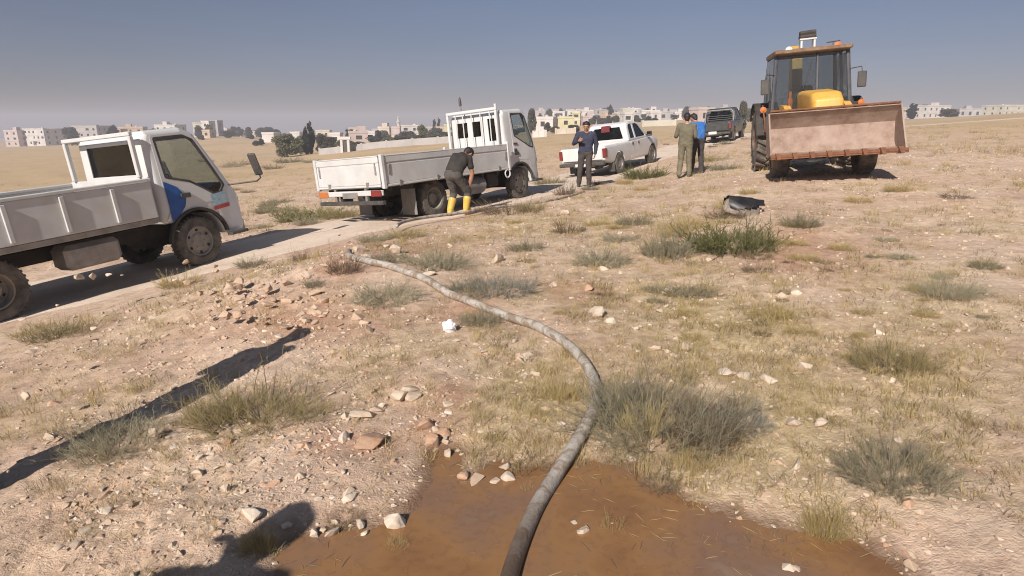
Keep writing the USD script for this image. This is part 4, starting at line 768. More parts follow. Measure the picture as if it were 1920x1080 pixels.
# man in navy, facing us, one hand at his chest
person('person', 'man in a navy jacket and brown trousers standing before the white pickup', spot(1096, 16.6, math.radians(186)),
    dict(sl=(-.20, 0, 1.43), sr=(.20, 0, 1.43), er=(.33, .02, 1.18), wr=(.20, .24, 1.26), el=(-.29, -.06, 1.15), wl=(-.26, .02, .90), kl=(-.10, .05, .50), kr=(.13, .0, .50), al=(-.12, .02, .09), ar=(.16, -.05, .09), face=(.1, 1, -.05)), shirt='cloth_navy', trousers='cloth_brown', jacket_drop=-.25, sc=.97)
person('person', 'man in an olive shirt and khaki trousers with his back to us, left forearm raised', spot(1281, 17.0, math.radians(20)),
    dict(el=(-.27, .02, 1.15), wl=(-.30, .22, 1.13), er=(.25, .02, 1.14), wr=(.20, .22, 1.10), kl=(-.10, .03, .50), al=(-.12, -.03, .09), kr=(.12, .05, .50), ar=(.15, .03, .09), face=(-.1, 1, -.25), head=(-.01, .05, 1.63)), shirt='cloth_olive', trousers='cloth_khaki', jacket_drop=-.3, sc=.98)
person('person', 'man in a bright blue shirt and dark trousers, half hidden behind the man in olive', spot(1304, 17.6, math.radians(-20)),
    dict(neck=(-.03, .10, 1.42), head=(-.05, .20, 1.53), chest=(-.01, .05, 1.26), sl=(-.19, .05, 1.37), sr=(.17, .05, 1.37), el=(-.24, .18, 1.14), wl=(-.15, .38, 1.12), er=(.24, .12, 1.10), wr=(.14, .34, 1.05), kl=(-.10, .06, .50), kr=(.12, -.02, .50), al=(-.13, .02, .09), ar=(.10, -.12, .09), face=(-.2, 1, -.6)), shirt='cloth_blue', trousers='cloth_dark', sc=1.0)
# man stooping by the rear wheel, pulling at his rubber boot
person('person', 'man in a black shirt and yellow rubber boots stooping beside the flatbed truck', spot(857, 12.15, math.radians(34)),
    dict(pelvis=(0, -.10, .84), waist=(0, -.02, .98), chest=(.01, .12, 1.14), neck=(.02, .26, 1.23), head=(.03, .37, 1.24), sl=(-.17, .18, 1.18), sr=(.19, .18, 1.16), el=(-.18, .32, .92), wl=(-.08, .33, .68), er=(.22, .25, .87), wr=(.16, .22, .58),
         hl=(-.09, -.08, .82), hr=(.09, -.08, .82), kl=(-.12, .06, .46), kr=(.14, .20, .50), al=(-.14, -.05, .09), ar=(.13, .14, .12), toel=(-.2, 1, 0), toer=(.1, 1, 0), face=(.05, .75, -.75)), shirt='cloth_black', trousers='cloth_grey', long_sleeve=False, boots='boot_yellow', cap=False, curl=1.3, sc=.96)
# two onlookers to the left, beyond the picture: their shadows fall into it
def shadow_stand(px, py, H, turn):
    tip, _ = hit(px, py); L = H / math.tan(SUN_EL); x, y = tip[0] - math.sin(SUN_HEAD) * L, tip[1] - math.cos(SUN_HEAD) * L
    z = gz(x, y); L = (H + z - tip[2]) / math.tan(SUN_EL); x, y = tip[0] - math.sin(SUN_HEAD) * L, tip[1] - math.cos(SUN_HEAD) * L
    return MX(x, y, gz(x, y), -turn)
person('person', 'onlooker in dark clothes whose shadow lies on the bare soil at left', shadow_stand(572, 622, 1.76, 0), dict(el=(-.22, .10, 1.16), wl=(-.02, .22, 1.12), er=(.22, .10, 1.16), wr=(.02, .24, 1.15), kl=(-.06, .02, .5), kr=(.06, .02, .5), al=(-.07, -.03, .09), ar=(.07, -.03, .09)), shirt='cloth_grey', trousers='cloth_dark', cap=True, sc=1.0)
person('person', 'onlooker in an olive shirt whose shadow falls across the puddle edge', shadow_stand(560, 968, 1.76, .0), dict(el=(-.24, .10, 1.17), wl=(-.04, .26, 1.24), er=(.26, .12, 1.19), wr=(.08, .27, 1.34), kl=(-.07, .02, .5), kr=(.07, .02, .5), al=(-.08, -.03, .09), ar=(.08, -.03, .09)), shirt='cloth_olive', trousers='cloth_dark', sc=1.0)

# ------------------------------------------------------------------ dusty air over the plain
MAT['haze'] = usdkit.material(stage, '/World/Looks/haze', {'v': ('principled_volume', {'color': (.80, .77, .80), 'density': .0009, 'anisotropy': .0})}, volume='v.volume')
obj('haze', box(-1800, 1800, -1800, 1800, float(GH.min()) - 1.5, 26), 'haze', None, smooth=False, kind='stuff')

# ------------------------------------------------------------------ the town on the far hills
def mth(px, d, turn=0.0):
    x = (px - 960) / FPX * d; y = d
    for _ in range(8): z = gz(x, y); y = (d + (z - EYE) * SP) / CP
    return x, y, z
def z_at(py, d): return EYE + d * (-SP + (540 - py) / FPX * CP)
WALLS = {'white': (.54, .50, .465), 'cream': (.50, .435, .35), 'beige': (.47, .365, .27), 'pink': (.48, .39, .36), 'yellow': (.52, .47, .29), 'grey': (.37, .345, .33), 'pale': (.48, .45, .37)}
for k, c in WALLS.items(): pm('wall_' + k, c, tuple(x * .86 for x in c), rough=.9, scale=.35, space='position')
def building(px0, px1, pyt, d, col, label, storeys=None, turn=None, tanks=1, extra=None):
    rng = np.random.default_rng(int(px0 * 7 + pyt)); w = (px1 - px0) / FPX * d * .93; dp = max(5.0, min(w * .8, 14)); x, y, z = mth((px0 + px1) / 2, d + dp / 2)
    zt = z_at(pyt, d); H = max(zt - z, 3.0); turn = rng.uniform(-.35, .35) if turn is None else turn
    M = MX(x, y, z, turn); r = thing('house', label, 'house', M, 'pale flat-roofed houses of the far town'); n = storeys or max(1, round(H / 3.3)); fh = H / n
    S = mani(box(-w / 2, w / 2, -dp / 2, dp / 2, -2.5, H)); wins = []
    nc = max(1, int(w / 3.4)); ns = max(1, int(dp / 4)); has_door = False
    for f in range(n):
        for i in range(nc):
            if rng.random() < .14: continue
            cx = -w / 2 + w * (i + .5) / nc; ww = min(1.3, w / nc * .5) * rng.choice([1, 1, 1.5, .8]); zz = f * fh + fh * .36; hh = fh * .42
            S = S - mani(box(cx - ww / 2, cx + ww / 2, -dp / 2 - .3, -dp / 2 + .35, zz, zz + hh)); wins.append(box(cx - ww / 2, cx + ww / 2, -dp / 2 + .28, -dp / 2 + .34, zz, zz + hh))
        for i in range(ns):
            cy = -dp / 2 + dp * (i + .5) / ns; zz = f * fh + fh * .36; hh = fh * .42
            for s in (-1, 1):
                S = S - mani(box(s * w / 2 - .35, s * w / 2 + .35, cy - .55, cy + .55, zz, zz + hh)); wins.append(box(s * w / 2 - s * .34, s * w / 2 - s * .28, cy - .55, cy + .55, zz, zz + hh) if s > 0 else box(-w / 2 + .28, -w / 2 + .34, cy - .55, cy + .55, zz, zz + hh))
    if rng.random() < .45 and n > 1 and w > 7:                                   # a shaded balcony or loggia
        a = rng.uniform(-w / 2 + .6, w / 2 - 4.2); f = rng.integers(0, n); S = S - mani(box(a, a + 3.6, -dp / 2 - .3, -dp / 2 + 1.6, f * fh + .25, f * fh + fh * .86)); 
    wl = obj('wall', tm(S), 'wall_' + col, r, smooth=False)
    for q in wins: obj('window', q, 'window_dark', r, smooth=False)
    pr = [box(-w / 2 - .12, w / 2 + .12, -dp / 2 - .12, -dp / 2 + .12, H + .003, H + .7), box(-w / 2 - .12, w / 2 + .12, dp / 2 - .12, dp / 2 + .12, H + .003, H + .7), box(-w / 2 - .12, -w / 2 + .12, -dp / 2 + .12, dp / 2 - .12, H + .003, H + .7), box(w / 2 - .12, w / 2 + .12, -dp / 2 + .12, dp / 2 - .12, H + .003, H + .7)]
    obj('parapet', pr, 'wall_' + col, r, smooth=False)
    for k in range(1, n):
        obj('floor_band', box(-w / 2 - .10, w / 2 + .10, -dp / 2 - .10, -dp / 2 - .003, k * fh - .12, k * fh + .14), 'wall_' + rng.choice(['white', 'grey', col]), r, smooth=False)
    if tanks and w > 5:
        for k in range(rng.integers(1, 3)): obj('water_tank', lathe([(.001, 0), (.62, 0), (.62, 1.1), (.001, 1.25)], 'z', 10, (rng.uniform(-w / 3, w / 3), rng.uniform(-dp / 4, dp / 4), H + .02)), rng.choice(['wall_white', 'metal_dark']), r)
        if rng.random() < .5: a = rng.uniform(-w / 3, w / 3 - 2); obj('stair_room', box(a, a + 2.6, -1, 1.6, H + .01, H + 2.3), 'wall_' + col, r, smooth=False)
    return r
HO = [(384, 402, 229, 330, 'white', 'white house behind the dark round tree at far left of the town'), (385, 401, 248, 285, 'beige', 'beige house low on the left hillside, just above the left truck'), (401, 417, 228, 345, 'grey', 'tall grey house on the left hill beside the white one'), (366, 384, 232, 330, 'pale', 'pale greenish house highest at the left hill, over the left truck'),
    (408, 430, 243, 370, 'white', 'whitish house on the left ridge with dark gaps between its walls'), (432, 462, 246, 380, 'white', 'long low white house under the dark trees of the left ridge'), (464, 481, 250, 380, 'cream', 'small cream house at the end of the left ridge'), (497, 522, 261, 230, 'white', 'low white house at the left edge of the big green tree'), (548, 568, 254, 300, 'white', 'white roofed house peeping between the green tree and the cypresses'),
    (622, 642, 263, 190, 'white', 'low white house among the dark trees left of the white gateway'), (655, 690, 257, 200, 'pink', 'wide pink and cream house above the truck bed'), (672, 692, 247, 300, 'yellow', 'yellowish house behind the pink one'), (690, 712, 261, 210, 'white', 'low white house right of the wide pink one'),
    (712, 736, 240, 290, 'cream', 'tall cream house left of the minaret'), (735, 752, 240, 280, 'pink', 'tall pink house just below the minaret'), (751, 786, 237, 300, 'white', 'big white multi-storey house right of the minaret'), (800, 818, 241, 300, 'grey', 'grey banded house left of the beige one, near the ladder rack'), (816, 836, 240, 280, 'beige', 'beige house below the thin cypress pair'), (832, 862, 236, 240, 'yellow', 'pale yellow house seen through the ladder rack'), (868, 900, 232, 270, 'white', 'white house behind the cab of the flatbed truck'),
    (1000, 1042, 223, 185, 'white', 'white two-storey house with dark openings right of the truck cab'), (1003, 1024, 210, 330, 'grey', 'grey house standing above the white two-storey one'), (1036, 1062, 211, 340, 'white', 'white house on the ridge above the pale yellow wall'), (1044, 1076, 234, 200, 'yellow', 'pale yellow low house between two round bushes'), (1060, 1082, 208, 350, 'white', 'white house on the skyline left of the yellow tower house'), (1072, 1089, 212, 250, 'yellow', 'narrow yellow house above the man in navy'), (1088, 1112, 209, 350, 'white', 'white skyline house right of the narrow yellow one'),
    (1090, 1118, 220, 260, 'pink', 'pinkish house directly behind the head of the man in navy'), (1110, 1136, 207, 370, 'grey', 'greyish skyline house above the roof of the white pickup'), (1120, 1150, 218, 300, 'beige', 'beige house just above the white pickup roof'), (1134, 1162, 212, 340, 'white', 'white house below the small cypress on the skyline'), (1160, 1198, 205, 330, 'white', 'broad white house highest above the white pickup'), (1150, 1186, 224, 230, 'pale', 'pale green low house behind the white pickup cabin'), (1165, 1181, 216, 215, 'white', 'slim white tower house behind the white pickup cabin'),
    (1182, 1214, 213, 310, 'grey', 'grey house with banded floors right of the slim white tower'), (1200, 1236, 209, 300, 'white', 'large white house with tall bays left of the pale field wall'), (1214, 1236, 212, 260, 'white', 'white house with upright bays right above the pickup bonnet'), (1234, 1266, 211, 340, 'grey', 'grey terrace house left of the man in olive'), (1262, 1290, 212, 330, 'white', 'white terrace house behind the head of the man in olive'), (1296, 1332, 206, 170, 'pink', 'pink house right of the man in blue'), (1330, 1346, 211, 220, 'white', 'white house between the pink house and the dark pickup'),
    (1344, 1378, 204, 330, 'grey', 'grey skyline house above the dark pickup'), (1378, 1410, 206, 340, 'pink', 'pinkish grey skyline house left of the loader wheel'), (1408, 1442, 203, 340, 'white', 'white skyline house behind the loader'), (1590, 1640, 198, 300, 'white', 'white house on the skyline right of the loader cab'), (1650, 1690, 204, 320, 'cream', 'cream house on the skyline right of the loader bucket'), (1710, 1768, 200, 330, 'white', 'wide white house on the right skyline'), (1790, 1830, 206, 340, 'grey', 'grey house on the right skyline near the picture edge'), (1850, 1910, 199, 330, 'pale', 'pale house at the right end of the skyline'),
    (300, 345, 236, 340, 'white', 'white house on the left hill left of the truck roof'), (230, 275, 240, 350, 'beige', 'beige house on the left hill above the long truck'), (150, 205, 238, 350, 'grey', 'grey house on the left hill'), (60, 120, 243, 360, 'white', 'white house near the left end of the left hill'), (20, 52, 246, 360, 'pink', 'pink house at the left end of the left hill')]
for a in HO: building(*a)
# a few more filling the slope of the right-hand town
rng = np.random.default_rng(3)
for k in range(40):
    px = rng.uniform(995, 1440); w = rng.uniform(12, 26); d = rng.uniform(360, 520); col = rng.choice(['white', 'white', 'grey', 'cream', 'pink'])
    p = building(px, px + w, rng.uniform(206, 217), d, col, 'small pale house packed among others on the far right-hand hill', tanks=0); tag(p, group='small houses packed on the far right hillside')
for k in range(16):
    px = rng.uniform(590, 980); w = rng.uniform(14, 30); d = rng.uniform(300, 430); col = rng.choice(['white', 'white', 'grey', 'cream', 'pink', 'beige'])
    tag(building(px, px + w, rng.uniform(241, 250) - (px - 590) * .02, d, col, 'pale house of the middle town seen between dark trees over the truck bed', tanks=0), group='houses of the middle town over the truck bed')
# minaret
x, y, z = mth(748.5, 300); zt = z_at(217, 300); H = zt - z; r = thing('minaret', 'thin pale minaret rising above the town', 'minaret', MX(x, y, z))
obj('shaft', lathe([(.001, -1), (.75, -1), (.62, H * .72), (.001, H * .72)], 'z', 12), 'wall_white', r); obj('balcony', lathe([(.001, H * .722), (1.1, H * .722), (1.1, H * .76), (.001, H * .76)], 'z', 12), 'wall_white', r); obj('lantern', lathe([(.001, H * .762), (.5, H * .762), (.45, H * .88), (.001, H * .88)], 'z', 10), 'wall_pale', r); obj('spire', lathe([(.001, H * .882), (.6, H * .882), (.02, H), (.001, H)], 'z', 10), 'wall_grey', r)
# boundary walls of pale panels between posts
def wall_line(name, label, pts, h, col, step=5.0):
    P = smooth_line(pts, 60) if len(pts) > 2 else np.linspace(pts[0], pts[1], 60); s = np.r_[0, np.cumsum(np.linalg.norm(np.diff(P, axis=0), axis=1))]; n = max(2, int(s[-1] / step)); Q = np.array([[np.interp(t, s, P[:, 0]), np.interp(t, s, P[:, 1])] for t in np.linspace(0, s[-1], n + 1)])
    r = thing(name, label, 'wall', np.eye(4))
    for a, b in zip(Q[:-1], Q[1:]):
        za, zb = gz(*a), gz(*b); d = (b - a) / np.linalg.norm(b - a); nn = np.array([-d[1], d[0]]) * .1; L = []
        for q, zz in ((a, za), (b, zb)):
            for s_ in (-1, 1): L += [(*(q + nn * s_ + d * (.18 if q is a else -.18)), zz - .6), (*(q + nn * s_ + d * (.18 if q is a else -.18)), zz + h)]
        obj('wall_panel', trimesh.convex.convex_hull(np.array(L)), 'wall_' + col, r, smooth=False)
    for q in Q: z_ = gz(*q); obj('post', box(q[0] - .18, q[0] + .18, q[1] - .18, q[1] + .18, z_ - .6, z_ + h + .15), 'wall_' + col, r, smooth=False)
e = lambda px, d: mth(px, d)[:2]
wall_line('boundary_wall', 'long pale boundary wall below the trees, behind the flatbed truck bed', [e(600, 118), e(700, 112), e(800, 108), e(866, 104)], 1.15, 'grey')
wall_line('boundary_wall', 'low white wall right of the flatbed truck cab', [e(1000, 105), e(1023, 104)], 1.0, 'white', 3)
wall_line('boundary_wall', 'pale field wall left of the man in olive', [e(1205, 150), e(1266, 150)], 1.4, 'pale')
wall_line('boundary_wall', 'low cream wall between the two round bushes', [e(1042, 120), e(1078, 120)], 1.0, 'cream', 4)
x, y, z = mth(648, 112); r = thing('gateway', 'white gateway with two posts and a lintel beside the boundary wall', 'gate', MX(x, y, z))
for s in (-1, 1): obj('post', box(s * .62 - .22, s * .62 + .22, -.2, .2, -.5, 2.2), 'wall_white', r, smooth=False)
obj('lintel', box(-1.1, 1.1, -.3, .3, 2.203, 2.75, .04), 'wall_white', r); obj('gate_leaf', box(-.4, .4, -.03, .03, -.2, 2.0), 'metal_dark', r, smooth=False)

# ------------------------------------------------------------------ trees
def leaves(centres, n, size, rng, flat=.0):
    """Small leaf clumps (bent quads) spread through balls (x, y, z, rx, rz)."""
    C = np.array(centres); vol = C[:, 3] ** 2 * C[:, 4]; k = rng.choice(len(C), n, p=vol / vol.sum()); u = rng.normal(size=(n, 3)); u /= np.linalg.norm(u, axis=1, keepdims=True); rad = rng.random(n) ** (1 / 2.2)
    P = C[k, :3] + u * rad[:, None] * np.c_[C[k, 3], C[k, 3], C[k, 4]]; a = rng.normal(size=(n, 3)); a /= np.linalg.norm(a, axis=1, keepdims=True); b = np.cross(a, rng.normal(size=(n, 3))); b /= np.linalg.norm(b, axis=1, keepdims=True)
    s = size * rng.uniform(.6, 1.4, n)[:, None]; V = np.stack([P - a * s, P + b * s * .45, P + a * s, P - b * s * .45], 1).reshape(-1, 3); i = np.arange(n)[:, None] * 4
    return T(V, np.vstack([i + [0, 1, 2], i + [0, 2, 3]]))
def blob_crown(rng, n, R, z0, z1):
    out = []
    for _ in range(n):
        t = rng.random(); zz = z0 + (z1 - z0) * t; w = R * math.sin(math.pi * (.12 + .83 * t)) ** .7; a = rng.uniform(0, 2 * math.pi); q = w * math.sqrt(rng.random()) * .75; s = rng.uniform(.28, .48) * R
        out.append((q * math.cos(a), q * math.sin(a), zz, s, s * rng.uniform(.6, .95)))
    return out
stage.CreateClassPrim('/World/Prototypes')
def proto_tree(path, kind, seed):
    rng = np.random.default_rng(seed); r = stage.DefinePrim(path, 'Xform')
    if kind == 'cypress':
        c = [(rng.normal(0, .03), rng.normal(0, .03), z, .15 * math.sin(math.pi * min(1, (.10 + .9 * (1 - z)))) ** .6 * (1.15 - z * .75), .09) for z in np.linspace(.08, .96, 16)]
        tr = [tube([(0, 0, -.05), (0, 0, .5), (0, 0, .9)], [.022, .015, .004], 6)]; lf = leaves(c, 3600, .036, rng); m = 'leaf_cypress'
    else:
        c = blob_crown(rng, 30 if kind == 'round' else 26, .50 if kind == 'round' else .52, .17, .86); tr = [tube([(0, 0, -.08), (.01, 0, .2), (.0, .02, .45)], [.045, .035, .02], 7)]
        for q in c[:9]: tr.append(tube([(0, .01, .22 + rng.random() * .15), (q[0] * .5, q[1] * .5, q[2] * .7 + .05), q[:3]], [.02, .012, .004], 5))
        lf = leaves(c, 6500, .042, rng); m = 'leaf_tree' if kind == 'round' else 'leaf_grey'
    obj('trunk', tr, 'bark', r); obj('crown', lf, m, r, smooth=False, kind='stuff'); return r
PT = {}
for kind in ('round', 'grey', 'cypress'):
    for k in range(2): PT[kind, k] = proto_tree(f'/World/Prototypes/{kind}_tree_{"ab"[k]}', kind, 40 + k + len(kind)).GetPath()
def tree(px0, px1, pyt, pyb, d, kind, label, group=None):
    x, y, z = mth((px0 + px1) / 2, d); H = max(z_at(pyt, d) - z, 1.5); w = (px1 - px0) / FPX * d; sx = w / (.92 if kind != 'cypress' else .25); c, n = math.cos(px0), math.sin(px0)
    M = np.array([[c * sx, -n * sx, 0, x], [n * sx, c * sx, 0, y], [0, 0, H / .97, z], [0, 0, 0, 1]])
    return copy_of(PT[kind, int(px0) % 2], 'cypress_tree' if kind == 'cypress' else 'tree', label, 'tree', M, group)
TRE = [(512, 566, 250, 292, 128, 'round', 'large green tree on the plain, left of the cypress pair'), (552, 576, 254, 290, 138, 'round', 'olive green tree touching the left cypress'), (569, 583, 240, 291, 130, 'cypress', 'broad dark cypress, left of the close pair'), (578, 592, 232, 290, 132, 'cypress', 'taller slim dark cypress, right of the close pair'),
    (592, 616, 253, 285, 128, 'grey', 'dark grey tree right of the cypress pair'), (608, 634, 258, 285, 126, 'grey', 'dark tree above the left end of the truck bed'), (628, 648, 262, 284, 124, 'round', 'green bush left of the white gateway'), (656, 692, 269, 282, 122, 'round', 'low green hedge bush right of the white gateway'), (649, 657, 243, 260, 210, 'cypress', 'small lone cypress above the wide pink house'), (686, 704, 247, 262, 215, 'round', 'green tree behind the low white house'), (705, 717, 245, 268, 205, 'cypress', 'dark conical tree left of the cream house'),
    (718, 742, 256, 274, 175, 'round', 'round green tree in front of the cream house'), (740, 772, 258, 274, 165, 'grey', 'dark bush under the big white house'), (768, 800, 256, 274, 160, 'grey', 'dark tree clump under the leafy tall tree'), (782, 802, 233, 268, 190, 'round', 'tall leafy green tree right of the big white house'), (800, 840, 254, 270, 170, 'round', 'green hedge tree under the beige house'), (812, 819, 226, 250, 290, 'cypress', 'thin cypress, left of the two over the beige house'), (820, 827, 224, 250, 290, 'cypress', 'thin cypress, right of the two over the beige house'),
    (480, 503, 240, 258, 350, 'grey', 'dark tree at the left of the ridge grove'), (494, 515, 239, 258, 345, 'grey', 'dark tree in the middle of the ridge grove'), (508, 528, 243, 262, 340, 'grey', 'dark tree at the right of the ridge grove'), (385, 401, 233, 250, 300, 'round', 'dark round tree in front of the white house on the left hill'), (366, 382, 238, 256, 300, 'grey', 'dull grey tree over the left truck windscreen'), (432, 446, 238, 250, 365, 'grey', 'left one of two dark trees over the long white house'), (443, 457, 237, 250, 365, 'grey', 'right one of two dark trees over the long white house'), (474, 488, 264, 281, 200, 'grey', 'small dark bush left of the low white house'), (485, 496, 260, 280, 205, 'cypress', 'small dark upright bush beside the low white house'),
    (988, 1006, 206, 262, 150, 'grey', 'dark tall tree touching the flatbed truck windscreen'), (1020, 1040, 206, 225, 300, 'grey', 'dark conical tree above the white two-storey house'), (1020, 1034, 230, 262, 160, 'grey', 'dark tree in front of the white two-storey house'), (1030, 1050, 236, 260, 130, 'round', 'left round bush beside the pale yellow house'), (1062, 1088, 238, 262, 128, 'grey', 'right round bush beside the pale yellow house'), (1136, 1150, 199, 214, 330, 'cypress', 'small dark cypress on the skyline above the white pickup'), (1278, 1297, 201, 218, 300, 'grey', 'dark tree behind the head of the man in olive'), (1380, 1398, 193, 240, 70, 'grey', 'dark tree just behind the dark pickup'), (1395, 1412, 203, 230, 200, 'round', 'small green tree between dark pickup and loader'),
    (1600, 1630, 207, 235, 220, 'round', 'green tree right of the loader bucket'), (1700, 1716, 196, 235, 240, 'cypress', 'lone cypress on the right skyline'), (1760, 1795, 205, 235, 230, 'grey', 'dark tree between houses on the right skyline'), (120, 150, 240, 262, 300, 'grey', 'dark tree on the left hill above the truck box'), (205, 228, 236, 262, 300, 'cypress', 'cypress on the left hill'), (280, 302, 240, 262, 290, 'round', 'green tree on the left hill near the truck roof')]
for a in TRE: tree(*a)
rng = np.random.default_rng(77)
for k in range(44):
    px = rng.uniform(586, 985); d = rng.uniform(122, 260); w = rng.uniform(18, 38); tree(px, px + w, 281 - (d - 125) * .11 - rng.uniform(13, 26) - (px - 586) * .012, 285, d, rng.choice(['grey', 'grey', 'round']), 'dark grey green tree in the belt between boundary wall and town', 'tree belt between boundary wall and town')
for k in range(12):
    px = rng.uniform(360, 560); d = rng.uniform(230, 350); w = rng.uniform(12, 22); tree(px, px + w, 262 - (d - 230) * .16 - rng.uniform(2, 8), 285, d, 'grey', 'small dark tree on the left hillside', 'small dark trees on the left hillside')
for k in range(34):
    px = rng.uniform(1000, 1440); w = rng.uniform(9, 16); tree(px, px + w, rng.uniform(214, 222), 245, rng.uniform(200, 300), 'grey', 'dark little tree between houses of the right-hand town', 'dark little trees in the right-hand town')
for k, (px, w, t) in enumerate([(1046, 10, 205), (1096, 12, 206), (1128, 10, 204), (1206, 12, 205), (1246, 11, 206), (1322, 10, 201), (1352, 12, 201), (1010, 10, 204), (1420, 12, 200)]):
    tree(px, px + w, t, 225, 380, 'grey', 'small dark tree among the houses on the skyline', 'small dark skyline trees')

# ------------------------------------------------------------------ hose
def hug(pts_px, lift, n=160, rad=.05):
    P = np.array([hit(*p)[0] for p in pts_px]); S = smooth_line(P[:, :2], n); z = ground_all(S)[0]; k = np.ones(9) / 9; z = np.convolve(np.pad(z, 4, 'edge'), k, 'valid'); return np.c_[S, np.maximum(z, WL - .02) + lift]
H1 = hug([(655, 487), (690, 503), (760, 515), (815, 540), (870, 568), (940, 596), (1010, 620), (1060, 652), (1098, 692), (1118, 740), (1108, 790), (1080, 842), (1045, 900), (1010, 962), (985, 1015), (962, 1075), (945, 1150), (930, 1240)], .035, 260)
hs = np.linspace(0, 1, len(H1)); rad = .042 * (1 + .05 * np.sin(hs * 160))
hr = thing('water_hose', 'thick dusty grey suction hose curving from the puddle over the dry grass', 'hose', np.eye(4))
hm = obj('hose_pipe', tube(H1, (.039 - .005 * hs) * (1 + .03 * (nz(H1[:, :2], 3, 81, 2))), 14), 'hose', hr, smooth=True); primvar(UsdGeom.Mesh(hm), 'wet', np.r_[np.repeat(sst(.82, .97, hs), 14), 0, 1])
H2 = hug([(745, 436), (800, 420), (870, 408), (940, 394), (1000, 384), (1050, 374), (1095, 360)], .02, 90)
tag(obj('thin_hose', tube(H2, .030, 8), 'hose', None, smooth=True), 'thin pale hose lying beside the road past the stooping man', 'hose')

